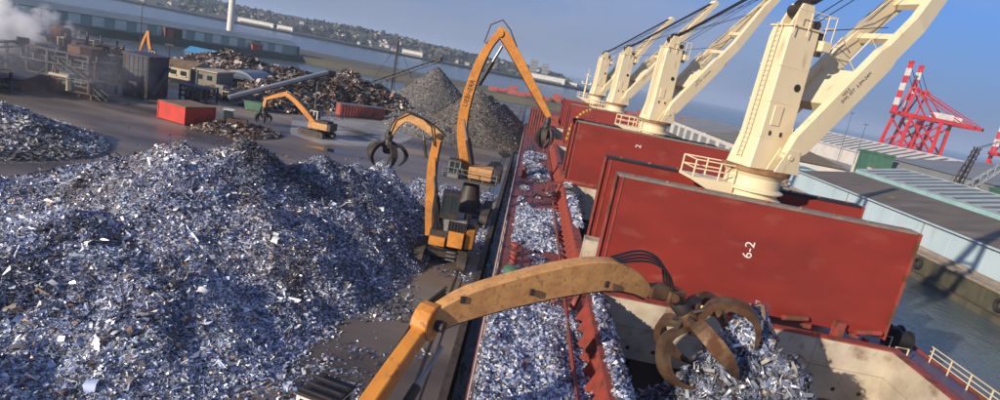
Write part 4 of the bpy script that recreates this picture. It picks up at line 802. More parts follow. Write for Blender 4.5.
def cover(y, z0, z1, x0, x1, txt=None, tpos=None, tsz=.9, lean=0.0, dark_top=False):
    th = .75; L = lambda z: y + lean*(z-z0)
    c = build('hatch_cover', MB().prism([(x0,L(z0),z0),(x0,L(z0)+th,z0),(x0,L(z1)+th,z1),(x0,L(z1),z1)], (x1-x0,0,0)), 'ship_red', SHIP, bevel=.03)
    build('top_channel', MB().box(x0+.05,x1-.1,L(z1)-.05,L(z1)+.30,z1+.004,z1+.17).box(x0+.05,x1-.1,L(z1)+.42,L(z1)+th+.05,z1+.004,z1+.17), 'hose' if dark_top else 'gasket', c)
    for i in range(9): xx = x0+1.0+i*(x1-x0-2)/8; build('cleat', MB().lathe([(.09,.17),(.11,.22),(.07,.27)], (xx, L(z1)+.12, z1), 8), 'gasket' if i % 2 else 'ship_red2', c)
    for xx in (x0-.10, x1+.004): build('edge_flange', MB().prism([(xx,L(z0)-.16,z0-.02),(xx,L(z0)+th*.5,z0-.02),(xx,L(z1)+th*.5,z1+.1),(xx,L(z1)-.16,z1+.1)], (.096,0,0)), 'ship_red2', c)
    build('edge_seal', MB().prism([(x0+.32,L(z0)-.05,z0+.05),(x0+.42,L(z0)-.05,z0+.05),(x0+.42,L(z1)-.05,z1-.02),(x0+.32,L(z1)-.05,z1-.02)], (0,.046,0)), 'ship_red2', c)
    for i in range(6): xx = x0+1.6+i*(x1-x0-3.2)/5; build('bottom_lug', MB().box(xx-.22,xx+.22,L(z0)-.05,L(z0)+.5,z0-.28,z0-.01), 'ship_red2', c)
    for i in range(1, 4):
        xx = x0+(x1-x0)*i/4; build('weld_seam', MB().prism([(xx,L(z0)-.006,z0+.1),(xx+.03,L(z0)-.006,z0+.1),(xx+.03,L(z1)-.006,z1-.1),(xx,L(z1)-.006,z1-.1)], (0,.005,0)), 'ship_red', c)
    m_ = MB()
    for i in range(12): xx = x0+.7+i*(x1-x0-1.4)/11; m_.prism([(xx,L(z0)+th,z0+.2),(xx+.1,L(z0)+th,z0+.2),(xx+.1,L(z1)+th,z1-.2),(xx,L(z1)+th,z1-.2)], (0,.35,0))
    build('back_ribs', m_, 'ship_red2', c)
    if txt: text_part('lettering', txt, tsz, 'text_white', c, V((tpos[0], y-.012+lean*(tpos[1]-z0), tpos[1])), (0,0,1), (-1,0,0), .004)
    return c
CX0, CX1 = 5.75, 23.5
c1 = cover(34.75, 6.28, 12.85, CX0+.05, CX1, '6-2', (14.35, 10.05), .8)
c2_ = cover(40.0, 6.4, 13.1, CX0-.05, CX1-.6, None, dark_top=True)
cover(69.0, 6.3, 13.0, CX0-.1, CX1, '2', (13.1, 11.6), .9)
cover(74.8, 6.3, 12.8, CX0-.1, CX1, None, dark_top=True)
c4 = cover(104.5, 6.3, 13.1, 7.0, 22.4, None, lean=.10)
cover(109.8, 6.3, 12.8, 7.0, 22.4, None)
cover(138.5, 6.3, 12.4, 7.6, 21.8, None); cover(145.0, 6.3, 12.4, 7.6, 21.8, None)
for i in range(10):                                             # yellow dashes curving over the forward cover
    a = i/10*1.45; zz = 7.0+6.0*math.sin(a); xx = 11.2-3.8*math.cos(a)
    a2_ = a+.09; z2 = 7.0+6.0*math.sin(a2_); x2 = 11.2-3.8*math.cos(a2_); yy = 104.47+.10*(zz-6.3); y2 = 104.47+.10*(z2-6.3)
    build('yellow_dash', MB().boxpath([(xx,yy,zz),(x2,y2,z2)], .04, .35, (0,1,0)), 'yellow', c4)
for x in (8, 14, 20.4): build('hinge_link', MB().box(x,x+.5,34.2,34.74,5.9,6.9), 'ship_red2', c1)
for x in (17.2, 21.6): build('hydraulic_ram', MB().tube([(x,34.3,6.5),(x+1.5,34.4,6.7)], .16, 10), 'ship_red2', c1)
build('locker', MB().box(CX0-.4,CX0+.7,38.2,39.4,6.2,7.8), 'coaming_in', SHIP)
# rails
post = MB().box(-.03,.03,-.03,.03,0,1.05); post_me = bpy.data.meshes.new('rail_post'); post_me.from_pydata(post.v, [], post.f); post_me.materials.append(M['white_paint'])
postc_me = post_me.copy(); postc_me.materials.clear(); postc_me.materials.append(M['cream'])
y = 14.0
while y < 118: share('rail_post', post_me, SHIP, (X0+.06, y, ZD+.16)); y += 1.9
for z in (.45, .75, 1.05): build('guard_rail', MB().tube([(X0+.06,14,ZD+.16+z),(X0+.06,118,ZD+.16+z)], .028, 6), 'white_paint', SHIP)
build('mooring_rope', MB().tube([(X0+.2,14+i*1.3,ZD+.75+.25*math.sin(i*1.7)+.1*math.sin(i*.6)) for i in range(28)], .045, 6), 'coaming_in', SHIP)
y = 24.0
while y < 38.6: share('rail_post', postc_me, SHIP, (X1-.45, y, ZD+.01)); y += 1.75
for z in (.4, .72, 1.05): build('guard_rail', MB().tube([(X1-.45,20,ZD+z),(X1-.45,38.2,ZD+z)], .04, 6), 'cream', SHIP)
yf = MB()
for yy in (36.6, 38.4): yf.tube([(25.8,yy,ZD),(25.8,yy,ZD+1.1),(26.6,yy,ZD+1.1),(26.6,yy,ZD)], .05, 6)
build('yellow_hoop', yf, 'cream', SHIP)
for yy in (39.0, 40.0):
    w = build('mooring_winch', MB().tube([(27.3,yy,ZD+.9),(28.1,yy,ZD+.9)], .5, 14).box(27.2,28.2,yy-.35,yy+.35,ZD,ZD+.5), 'hose', SHIP)
    for xx in (27.25, 28.05): build('winch_flange', MB().tube([(xx,yy,ZD+.9),(xx+.1,yy,ZD+.9)], .62, 16), 'hose', w)
build('rope_coil', MB().tube([(26.9+.6*math.cos(a*.7)*(1-.002*a),36.4+.9*math.sin(a*.7),ZD+.06+.004*a) for a in range(50)], .05, 6), 'hose', SHIP)
for p in ((24.6,35.3),(24.7,38.0)): build('cleat_post', MB().lathe([(.22,0),(.16,.5),(.26,.62),(.2,.8)], (p[0], p[1], ZD), 12), 'ship_red2', SHIP)
# deck fittings on the quay side
build('green_walkway', MB().box(2.1,3.0,33.8,40.2,ZD+.01,ZD+.10), 'green_paint', SHIP); build('green_ventilator', MB().lathe([(.28,0),(.24,.8),(.5,.95),(.5,1.25),(.2,1.4)], (.9,36.6,ZD), 14), 'green_paint', SHIP, True)
build('green_walkway', MB().box(1.2,1.9,104,112,ZD+.01,ZD+.10), 'green_paint', SHIP)
for yy in (41.2, 43.0, 76.0, 77.8): build('bollard', MB().lathe([(.28,0),(.24,.75),(.36,.8),(.36,1.0)], (1.0, yy, ZD), 12), 'ship_red2', SHIP, True)
hs = build('deck_store', MB().box(.4,3.6,134,141,ZD,ZD+5.2), 'ship_red2', SHIP)
for i in range(6): build('store_rib', MB().box(.5+i*.56,.62+i*.56,133.8,133.99,ZD+.1,ZD+5.1), 'hull', hs)
for i in range(3): build('deck_locker', MB().box(3.0,5.0,122+i*5,124.6+i*5,ZD+.01,ZD+1.8+.4*i), 'ship_red2', SHIP)
build('gangway_frame', MB().beam((.3,100,ZD),(.3,112,ZD+2.5),.14).beam((1.3,100,ZD),(1.3,112,ZD+2.5),.14), 'ship_red2', SHIP)
fm = build('foremast', MB().tube([(14.4,172,ZD+2.6),(14.4,172,19.2)], .38, 10, .22), 'cream', SHIP, True)
build('mast_platform', MB().box(13.2,15.6,171.4,172.8,16.2,16.4).box(13.5,15.3,171.5,172.5,18.6,18.75), 'cream', fm)
build('mast_light', MB().box(13.0,13.4,171.6,172,16.4,17.0).box(15.3,15.7,171.6,172,16.4,17.0).tube([(14.4,172,19.2),(14.4,172,20.6)], .06, 6), 'white_paint', fm)

# scrap lying on the deck, on the coaming ledge and in the hold
def spill(name, label, x0, x1, y0, y1, z, n, size, thr, hmax):
    def hf(x, y): return hmax*np.clip(.55+1.1*fbm(np.asarray(x)*.35, np.asarray(y)*.16, 3)-thr, -.2, 1)*np.clip((np.asarray(x)-x0)/.5, 0, 1)*np.clip((x1-np.asarray(x))/.7, 0, 1)*np.clip((np.asarray(y)-y0)/2, 0, 1)*np.clip((y1-np.asarray(y))/2, 0, 1)
    t = thing(name, label, 'scrap', ((x0+x1)/2, y0, z)); P = sample(hf, n, x0, x1, y0, y1, .03); P[:, 2] += z
    o = shards('shreds', P, size, t, flat=1.0, elong=(.18,.65)); o['kind'] = 'stuff'
    g = heightgrid('bed', lambda x, y: hf(x, y)-.10, x0, x1, y0, y1, .25, 'heap_core', t); g.data.vertices.foreach_set('co', (np.array([v.co[:] for v in g.data.vertices])+np.array([0, 0, z])-0*1.0).astype(np.float32).ravel())
    return t
spill('deck_scrap', 'thick spill of bright shreds on the near deck beside the open hold', -.05, 5.65, 12, 34.5, ZD, 70000, .15, -.02, .8)
spill('deck_scrap', 'blue-white scrap spill on the middle deck beyond the green walkway', .7, 5.5, 45, 71, ZD, 34000, .18, .50, .9)
spill('deck_scrap', 'pale scrap spill on the deck below the tall handler arm', .7, 5.5, 74, 100, ZD, 26000, .22, .42, 1.0)
spill('deck_scrap', 'thin scatter of shreds on the bare red deck by the green walkway', .2, 4.8, 34, 45, ZD, 4000, .15, .46, .3)
n = 8000; P = np.stack([RNG.uniform(5.6, 6.5, n), RNG.uniform(16, 33.4, n), np.zeros(n)], 1); P[:, 2] = ZC+.12-.75*np.clip(P[:, 0]-5.95, 0, 1)+RNG.uniform(-.05, .15, n)
s_ = shards('coaming_scrap', P, .16, None, flat=.7); tag(s_, 'ribbon of shreds lying along the near coaming ledge', 'scrap', kind='stuff')
n = 1800; P = np.stack([RNG.uniform(5.6, 6.3, n), RNG.uniform(48, 67, n), np.full(n, ZC+.15)], 1)
s_ = shards('coaming_scrap', P, .26, None, flat=.8); tag(s_, 'shreds lying along the coaming of the second hold', 'scrap', kind='stuff')
build('coaming_ledge', MB().box(HX0+.07,HX0+.8,12,33.5,5.0,5.1).prism([(HX0+.07,12,5.1),(HX0+.8,12,5.1),(HX0+.07,12,5.9)], (0,21.5,0)), 'coaming_in', SHIP)
_pile = cones([(12.1,26.2,12.7,1.7),(13.2,24.6,11.2,1.6),(11.5,24.6,11.6,1.9),(13.0,22.0,8.6,1.6),(12.0,27.3,10.8,1.8)], 1.6, .6, 2.0)
t = thing('hold_scrap', 'steep pile of loose silvery scrap rising from the near hold under the grapple', 'scrap', (11.8, 25, -3.6))
def pile_h(x, y): return _pile(x, y)
g = heightgrid('core', pile_h, 3, 21, 14, 33, .3, 'heap_core', t); co_ = np.array([v.co[:] for v in g.data.vertices]); co_[:, 2] -= 3.6; g.data.vertices.foreach_set('co', co_.astype(np.float32).ravel()); g.data.update()
n = 46000; x = RNG.normal(12.4, 2.2, n); y = RNG.normal(24.6, 2.6, n); z = pile_h(x, y)-3.6; k = z > -3
s_ = shards('shreds', np.stack([x, y, z], 1)[k], .25, t, flat=.1, elong=(.06, .38), lift=.5); s_['kind'] = 'stuff'

# ================================================================== DECK CRANES
def deck_crane():
    t = local_thing('deck_crane', '', 'crane', 'deck cranes along the ship')
    pd = build('pedestal', MB().lathe([(2.1,-1.9),(1.95,0),(1.9,9.4),(2.15,9.7)], n=36), 'cream', t, True)
    for z in (6.6, 7.2, 7.8, 8.4): build('pedestal_ring', MB().lathe([(1.9,z),(2.22,z+.05),(2.22,z+.14),(1.9,z+.32)], n=36, cap=False), 'cream', pd, True)
    build('slewing_ring', MB().lathe([(2.2,9.7),(2.32,9.75),(2.32,10.0),(2.1,10.06)], n=36), 'crane_rust', t, True)
    tw = MB(); secs = [(10.06,-1.7,1.65,-1.2,1.2),(12.2,-1.36,1.36,-1.0,1.0),(18.9,-1.24,1.24,-.92,.92),(19.6,-1.12,1.24,-.88,.88)]; ch = .10; vs = []; fs = []
    for z, a, b, c, d in secs: vs += [(a+ch,c,z),(b-ch*.4,c,z),(b,c+ch*.4,z),(b,d-ch*.4,z),(b-ch*.4,d,z),(a+ch,d,z),(a,d-ch,z),(a,c+ch,z)]
    for i in range(len(secs)-1):
        for j in range(8): fs.append((i*8+j, i*8+(j+1) % 8, (i+1)*8+(j+1) % 8, (i+1)*8+j))
    fs += [tuple(range(8))[::-1], tuple((len(secs)-1)*8+j for j in range(8))]
    tw.add(vs, fs); tower = build('tower', tw, 'cream', t)
    for s_ in (-1, 1): build('porthole', MB().tube([(.65,s_*.93,15.8),(.65,s_*1.0,15.8)], .26, 14), 'hose', tower)
    for x in (-.6, .35): build('vent', MB().box(x-.07,x+.07,-1.06,-.95,12.4,12.7), 'hose', tower)
    for z in (12.2, 14.6, 17.0): build('plate_seam', MB().box(-1.375+.018*(z-12.2),1.375-.018*(z-12.2),-1.015+.012*(z-12.2),1.015-.012*(z-12.2),z,z+.05), 'cream', tower)
    build('access_hatch', MB().box(-.75,-.05,-1.06,-.95,13.1,14.4), 'cream', tower)
    lm = MB()
    for y_ in (-.22,.22): lm.tube([(-1.75,y_,10.6),(-1.35,y_,19.8)], .035, 5)
    for q_ in range(28): lm.tube([(-1.745+.0143*q_,-.22,10.7+q_*.33),(-1.745+.0143*q_,.22,10.7+q_*.33)], .022, 4)
    build('tower_ladder', lm, 'cream', tower)
    build('flood_lamp', MB().obox((1.45,-1.0,18.2), .35, .3, .3), 'dark_steel', tower)
    hd = build('crane_head', MB().prism([(-1.0,-.55,19.6),(.9,-.55,19.6),(.55,-.55,21.2),(-.35,-.55,21.2)], (0,.18,0)).prism([(-1.0,.4,19.6),(.9,.4,19.6),(.55,.4,21.2),(-.35,.4,21.2)], (0,.18,0)).box(-1.25,1.4,-1.0,1.0,19.604,19.7), 'cream', t)
    for y in (-.3, 0, .26): build('sheave', MB().tube([(.1,y-.05,21.0),(.1,y+.05,21.0)], .55, 16), 'dark_steel', hd)
    build('winch', MB().tube([(-.5,-.3,20.7),(-.5,.3,20.7)], .38, 12).tube([(1.0,-.8,20.0),(1.0,.8,20.0)], .3, 10).box(1.2,1.9,-.8,.8,19.2,19.6), 'dark_steel', hd)
    rl = MB()
    for x, y in ((1.4,-1.2),(2.1,-1.2),(2.1,1.2),(1.4,1.2),(-1.2,-1.15),(0,-1.15)): rl.tube([(x,y,19.1),(x,y,20.7)], .035, 6)
    rl.tube([(-1.2,-1.15,20.7),(1.4,-1.2,20.7),(2.1,-1.2,20.7),(2.1,1.2,20.7),(1.4,1.2,20.7)], .035, 6).tube([(1.4,-1.2,20.0),(2.1,-1.2,20.0),(2.1,1.2,20.0)], .03, 6).box(1.5,2.2,-1.25,1.25,18.45,19.1)
    build('head_rail', rl, 'cream', hd)
    # gallery on the pedestal, facing aft and to the quay
    ga = math.radians(165); gx = V((math.cos(ga), math.sin(ga), 0)); gy = V((-gx.y, gx.x, 0)); o = V((0,0,0))
    gm = MB().prism([gx*1.8-gy*1.2+V((0,0,7.3)), gx*4.9-gy*1.2+V((0,0,8.5)), gx*4.9-gy*1.2+V((0,0,8.7)), gx*1.8-gy*1.2+V((0,0,8.7))], gy*2.4)
    gal = build('gallery', gm, 'cream', t); gr = MB()
    cs = [gx*1.9-gy*1.15, gx*3.0-gy*1.15, gx*4.8-gy*1.15, gx*4.8+gy*1.15, gx*3.0+gy*1.15, gx*1.9+gy*1.15]
    for p in cs: gr.tube([p+V((0,0,8.7)), p+V((0,0,9.9))], .06, 6)
    for z in (9.3, 9.9): gr.tube([p+V((0,0,z)) for p in cs], .05, 6)
    build('gallery_rail', gr, 'cream', gal)
    ld = MB(); lx = gx*2.0-gy*1.4
    for s_ in (-.28, .28): ld.tube([lx+gy*s_+V((0,0,1)), lx+gy*s_+V((0,0,7.6))], .04, 6)
    for i in range(20): ld.tube([lx-gy*.28+V((0,0,1.2+i*.33)), lx+gy*.28+V((0,0,1.2+i*.33))], .025, 5)
    build('ladder', ld, 'cream', gal)
    # jib
    el = R(53); jd = V((math.cos(el), 0, math.sin(el))); jn = V((-math.sin(el), 0, math.cos(el)))
    jib = None
    for s_ in (-1, 1):
        h = V((.6, s_*1.85, 11.2)); P = [h, h+jd*1.2, h+jd*9.5, h+jd*10.2, h+jd*13, V((h.x, s_*.55, h.z))+jd*20, V((h.x, s_*.45, h.z))+jd*27]
        lg = build('jib' if jib is None else 'jib_leg', MB().boxpath(P, [.55,.62,.62,.62,.62,.6,.5], [.8,1.6,1.7,1.3,1.3,1.2,.8], (0,1,0)), 'cream', t if jib is None else jib, bevel=.02)
        if jib is None:
            jib = lg
        build('jib_bracket', MB().prism([(-.4,s_*2.22,10.1),(1.7,s_*2.22,10.1),(1.3,s_*2.22,11.7),(.3,s_*2.22,11.7)], (0,-s_*.1,0)).prism([(-.4,s_*1.48,10.1),(1.7,s_*1.48,10.1),(1.3,s_*1.48,11.7),(.3,s_*1.48,11.7)], (0,-s_*.1,0)).tube([(.6,s_*1.3,11.2),(.6,s_*2.3,11.2)], .2, 12), 'cream', t)
    b0 = V((.6,0,11.2))
    build('jib_cross_plate', MB().obox(b0+jd*6.2, 3.2, 3.5, .9, ax=(jd, V((0,1,0)), jn)), 'cream', jib)
    for f in (11.5, 15.0): build('jib_cross_beam', MB().obox(b0+jd*f, .5, 3.4 if f < 13 else 2.4, .5, ax=(jd, V((0,1,0)), jn)), 'cream', jib)
    build('jib_head', MB().obox(b0+jd*26.8, 1.4, 1.5, 1.0, ax=(jd, V((0,1,0)), jn)).tube([b0+jd*27.2-V((0,.7,0)), b0+jd*27.2+V((0,.7,0))], .5, 14), 'cream', jib)
    for s_ in (-1.2, 1.2): build('jib_rail', MB().tube([b0+jd*7.8+jn*.5+V((0,s_,0)), b0+jd*7.8+jn*1.4+V((0,s_,0)), b0+jd*10+jn*1.4+V((0,s_,0)), b0+jd*10+jn*.5+V((0,s_,0))], .05, 6), 'cream', jib)
    build('hook_block', MB().obox(b0+jd*12.2-jn*1.4, .5, .4, .9).tube([b0+jd*12.2-jn*1.4-V((0,0,.4)), b0+jd*12.2-jn*1.4-V((0,0,1.2))], .09, 8), 'crane_rust', jib)
    text_part('lettering', 'SWL 35T  5.0M-24M', .34, 'text_black', jib, b0+jd*6.6+V((0,-1.85-.325,0))+jn*.18, jd, jn, .004)
    text_part('lettering', 'NO.2', .3, 'text_black', jib, b0+jd*5.8+V((0,-1.85-.325,0))+jn*.52, jd, jn, .004)
    tip = b0+jd*27.2
    for k, y in enumerate((-.5,-.3,-.1,.1,.3,.5)): build('cable', MB().tube([(.5,y,21.3), tip+V((0,y*1.3,.4))], .04, 5), 'cable', t)
    for k, y in enumerate((-.5,.5)): build('cable', MB().tube([(1.0,y,20.1), tip+V((-.3,y*1.0,-.2))], .035, 5), 'cable', t)
    build('cable', MB().tube([(1.6,-.8,19.8), b0+jd*12+jn*.6+V((0,-.6,0))], .03, 5), 'cable', t)
    for k, (f, y) in enumerate(((18,-.5),(18,.5),(22,-.4),(22,.4),(25,0))): build('cable', MB().tube([(.3,y*.8,21.4), b0+jd*f+jn*.9+V((0,y,0))], .03, 5), 'cable', t)
    return t
CR = deck_crane(); CRZ = R(22); CR.scale = (.875,)*3; CZ = ZD+1.7
CR['label'] = 'nearest and largest cream deck crane with its jib raised to the right'
CR.location = (14.5, 37.7, CZ); CR.rotation_euler = (0, 0, CRZ)
dup(CR, (14.75, 72.3, CZ), CRZ, 'second cream deck crane, just behind the nearest one')
dup(CR, (14.7, 107.2, CZ), CRZ, 'third cream deck crane, standing beyond two nearer ones')
dup(CR, (14.7, 142.0, CZ), CRZ, 'farthest and smallest cream deck crane near the bow')

# ================================================================== RIGHT QUAY
qw = structure('quay_wall', MB().box(70.0,70.8,-40,330,-5.4,-0.35), 'quay_face')
cop = MB().box(-.75,.75,-1.22,1.22,-.32,.0); cop_me = bpy.data.meshes.new('coping_stone'); cop_me.from_pydata(cop.v, [], cop.f); cop_me.materials.append(M['stone'])
for i in range(80):
    o = bpy.data.objects.new('coping_stone', cop_me); COL.objects.link(o); o.parent = qw; o.location = (70.6+random.uniform(-.05,.05), 40+i*2.5, .02+random.uniform(-.03,.03)); o.rotation_euler = (0, 0, random.uniform(-.01,.01))
structure('quay_ledge', MB().box(68.9,70.0,-40,330,-5.4,-3.1), 'quay_face')
structure('apron_kerb', MB().box(72.6,73.4,-20,166,-.04,.35), 'stone')
for yy, lab in ((82.5,'large black tyre fender on the stone quay wall opposite'),(101,'small tyre fender further along the opposite quay wall')):
    t = thing('tyre_fender', lab, 'fender', (69.6, yy, -2.4)); m_ = MB()
    for k in range(18):
        a = 2*math.pi*k/18; b = 2*math.pi*(k+1)/18
        m_.tube([(69.65,yy+.75*math.cos(a),-1.7+.75*math.sin(a)),(69.65,yy+.75*math.cos(b),-1.7+.75*math.sin(b))], .3, 8)
    build('tyre', m_, 'rubber', t); build('chain', MB().tube([(69.6,yy,-1.0),(69.98,yy,-.4)], .06, 6), 'cable', t)
# big warehouse
W = thing('quay_warehouse', 'long pale blue quayside warehouse with brown felt roof and ribbed upper roof', 'warehouse', (74, 90, 0)); wy0, wy1 = -10, 162
build('front_wall', MB().box(74,74.4,wy0,wy1,0,4.6), 'wall_blue', W)
build('lower_roof', MB().prism([(73.5,wy0-.5,4.6),(88,wy0-.5,7.05),(88,wy0-.5,7.25),(73.5,wy0-.5,4.8)], (0,wy1-wy0+1,0)), 'roof_brown', W)
build('gutter', MB().box(73.2,73.48,wy0,wy1,4.55,4.8), 'wall_blue', W)
build('fascia', MB().box(87.7,88.1,wy0,wy1,7.2,8.15), 'roof_aqua', W)
ur = build('upper_roof', MB().prism([(87.6,wy0,8.15),(99.5,wy0,10.6),(111,wy0,8.15)], (0,wy1-wy0,0)), 'roof_green', W)
build('end_wall', MB().prism([(74.4,wy1,0),(110.5,wy1,0),(110.5,wy1,8.1),(99.5,wy1,10.5),(87.7,wy1,8.1),(87.7,wy1,7.0),(74.4,wy1,4.7)], (0,-.3,0)), 'wall_blue', W)
y = wy0+3
while y < wy1-2:
    build('rooflight', MB().prism([(88.6,y,8.15+.206+.02),(98.8,y,10.6-.144+.02),(98.8,y,10.6-.144+.09),(88.6,y,8.15+.206+.09)], (0,1.5,0)), 'roof_strip', ur); y += 4.1
for i in range(20): build('wall_seam', MB().box(73.96,73.995,wy0+4+i*8.3,wy0+4.06+i*8.3,.1,4.5), 'wall_blue', W)
for yy in (60, 92, 128): build('roof_vent', MB().box(78,79.2,yy,yy+1.0,5.3,6.2), 'roof_brown', W)
for yy in (84, 109, 136): build('downpipe', MB().tube([(73.85,yy,.1),(73.85,yy,4.6)], .09, 8), 'grey_clad', W)
build('ridge_cap', MB().box(99.3,99.7,wy0,wy1,10.55,10.7), 'roof_green', W)
g = thing('brick_gatehouse', 'small brick gatehouse with wide doorway at the end of the blue warehouse', 'gatehouse', (74, 168, 0))
build('wall', MB().box(73.5,80,163.5,166,0,5).box(73.5,80,172,174,0,5).box(73.5,80,166,172,3.8,5), 'wall_blue', g); build('roof', MB().box(73.2,80.4,163.2,174.4,5,5.4), 'roof_aqua', g); build('door', MB().box(74.6,74.8,166,172,0,3.8), 'brick', g)
# second warehouse further along
Z = thing('bay_warehouse', 'pale warehouse with row of bays and grey ridged roofs beyond the pedestal', 'warehouse', (74, 240, 0))
build('front_wall', MB().box(70,70.5,186,300,0,6.0), 'white_clad', Z)
for i in range(9): build('bay_door', MB().box(69.75,69.98,189+i*12,196+i*12,.05,4.4), 'grey_clad', Z)
for i in range(2):
    r_ = build('roof', MB().prism([(69.4,184+i*58,6),(84,184+i*58,9.6),(98,184+i*58,6)], (0,56,0)), 'grey_roof' if i else 'roof_brown', Z)
    for k in range(13): build('roof_rib', MB().prism([(69.6,186+i*58+k*4.2,6.1),(83.8,186+i*58+k*4.2,9.6),(83.8,186+i*58+k*4.2,9.75),(69.6,186+i*58+k*4.2,6.25)], (0,.5,0)), 'grey_clad', r_)
    build('gable_wall', MB().prism([(70.5,185+i*58,0),(97.5,185+i*58,0),(97.5,185+i*58,6),(84,185+i*58,9.3),(70.5,185+i*58,6)], (0,.3,0)), 'white_clad', Z)
# grey shed and white wall in front of it
G = thing('grey_shed', 'big plain grey shed behind the ribbed roof at the right', 'shed', (160, 170, 0))
build('wall', MB().box(131,200,60,224,0,10.5), 'grey_clad', G); build('roof', MB().prism([(130.4,59.5,10.5),(166,59.5,15.5),(201,59.5,10.5)], (0,165,0)), 'grey_clad', G)
for i in range(16): build('cladding_rib', MB().box(130.8,130.98,66+i*10,66.3+i*10,.1,10.4), 'grey_clad', G)
P_ = thing('white_parapet', 'low white annexe wall along the foot of the grey shed', 'wall', (125, 150, 0)); build('wall', MB().box(124,125,60,232,0,5.6), 'white_clad', P_); build('coping', MB().box(123.8,125.2,60,232,5.6,5.85), 'white_clad', P_)
# white ribbed shed
Wh = thing('white_shed', 'white-roofed shed with dark rooflight stripes below the red gantry cranes', 'shed', (185, 330, 0))
build('wall', MB().box(170,206,262,420,0,7), 'white_clad', Wh)
wr = build('roof', MB().prism([(169.4,261,7),(188,261,14),(206.6,261,7)], (0,160,0)), 'white_clad', Wh)
for i in range(20): build('rooflight', MB().prism([(171.5,266+i*7.6,7.95),(186,266+i*7.6,13.4),(186,266+i*7.6,13.5),(171.5,266+i*7.6,8.05)], (0,2.2,0)), 'roof_strip', wr)
build('side_gable', MB().prism([(166,408,0),(166,426,0),(166,426,11),(166,417,16),(166,408,11)], (8,0,0)), 'white_clad', Wh)
def hopper(lab, x, y, z, s, m='green_paint'):
    t = thing('green_hopper', lab, 'hopper', (x, y, 0)); build('bin', MB().box(x-s,x+s,y-s*.8,y+s*.8,z-s*1.1,z+s*.7), m, t); build('rim', MB().box(x-s*1.08,x+s*1.08,y-s*.88,y+s*.88,z+s*.7,z+s*.85), m, t)
    for i in (-1, 1):
        for j in (-1, 1): build('leg', MB().box(x+i*s*.8-.2,x+i*s*.8+.2,y+j*s*.6-.2,y+j*s*.6+.2,0,z-s*1.1), 'dark_steel', t)
hopper('green steel hopper left of the red stacks behind the ribbed roof', 122, 215, 8.4, 4.2)
hopper('green steel hopper right of the white annexe wall', 113, 143, 8.6, 2.9)
RC = None
for i, (x, y, z, lab) in enumerate(((113,190,0,'x'),(113,190,2.62,''),(113,190,5.24,''),(116,180,0,''),(116,180,2.62,''),(116,180,5.24,''),(114,172,0,''),(114,172,2.62,''))):
    if RC is None:
        RC = local_thing('stacked_container', 'rust-red container in the stacks behind the ribbed warehouse roof', 'container', 'red containers stacked on the right quay')
        build('body', MB().box(-6,6,-1.25,1.25,0,2.6), 'cont_red', RC); build('door', MB().box(-6.08,-5.95,-1.1,1.1,.15,2.45), 'white_paint', RC); RC.location = (x, y, z)
    else: dup(RC, (x, y, z), 0)
# red ship-to-shore gantry cranes
def gantry():
    t = local_thing('gantry_crane', '', 'gantry crane', 'red container gantry cranes'); m = 'gantry_red'
    for x in (0, 22):
        for y in (-9, 9): build('leg', MB().beam((x,y,0),(x+(4 if x == 0 else 2),y*.8,33),1.5), m, t)
        build('sill_beam', MB().box(x-.8,x+.8,-11,11,2,3.8), m, t); build('portal_beam', MB().box(x+1,x+2.6,-8.5,8.5,13,14.6), m, t)
    for y in (-8.3, 8.3):
        build('diagonal', MB().beam((2,y,14),(22.5,y,31),.8), m, t); build('diagonal', MB().beam((23,y,14),(4,y,31),.8), m, t); build('side_beam', MB().box(1,24,y-.6,y+.6,13.2,14.6), m, t)
    gb = build('girder', MB().box(-2,50,-4,-2.6,33,35.2).box(-2,50,2.6,4,33,35.2).box(-2,-.8,-4,4,33.2,35).box(48.8,50,-4,4,33.2,35), m, t)
    build('machine_house', MB().box(24,34,-3.5,3.5,35.3,38.6), 'white_paint', t); build('operator_cab', MB().box(8,11,-1.2,1.2,30,32.6), 'white_paint', t)
    for y in (-4, 4):
        build('apex_leg', MB().beam((2,y,35),(6,y*.5,50),.9), m, t); build('apex_stay', MB().beam((6,y*.5,50),(22,y,35),.7), m, t); build('back_stay', MB().beam((6,y*.5,50),(47,y,35.5),.45), m, t)
        for k in range(7):                              # raised boom in red and white bands
            a, b = V((-2.5, y*.6, 34+k*4.7)), V((-2.5, y*.6, 34+(k+1)*4.7-.002)); sh = V((-.02,0,0))
            build('boom_band', MB().box(-3.5+k*.25,-2.4+k*.25,y*.3-.45,y*.3+.45,34+k*4.4,34+(k+1)*4.4), 'white_paint' if k % 2 else m, t)
        build('forestay', MB().tube([(6,y*.5,50),(-1.5,y*.5,60)], .18, 6), 'cable', t)
    build('boom_tip', MB().box(-2.0,-.7,-1.8,1.8,63.5,64.8), m, t); build('apex_beam', MB().box(5.2,6.8,-3,3,49.4,50.6), m, t)
    return t
GC = gantry(); GC.location = (203, 352, 0); GC.rotation_euler = (0, 0, R(8)); GC.scale = (.93,)*3; GC['label'] = 'left one of the two tall red gantry cranes on the skyline'
dup(GC, (216, 364, 0), R(8), 'right one of the two tall red gantry cranes on the skyline', .93)
dup(GC, (262, 350, -12), R(8), 'red gantry crane just entering at the right edge', .93)
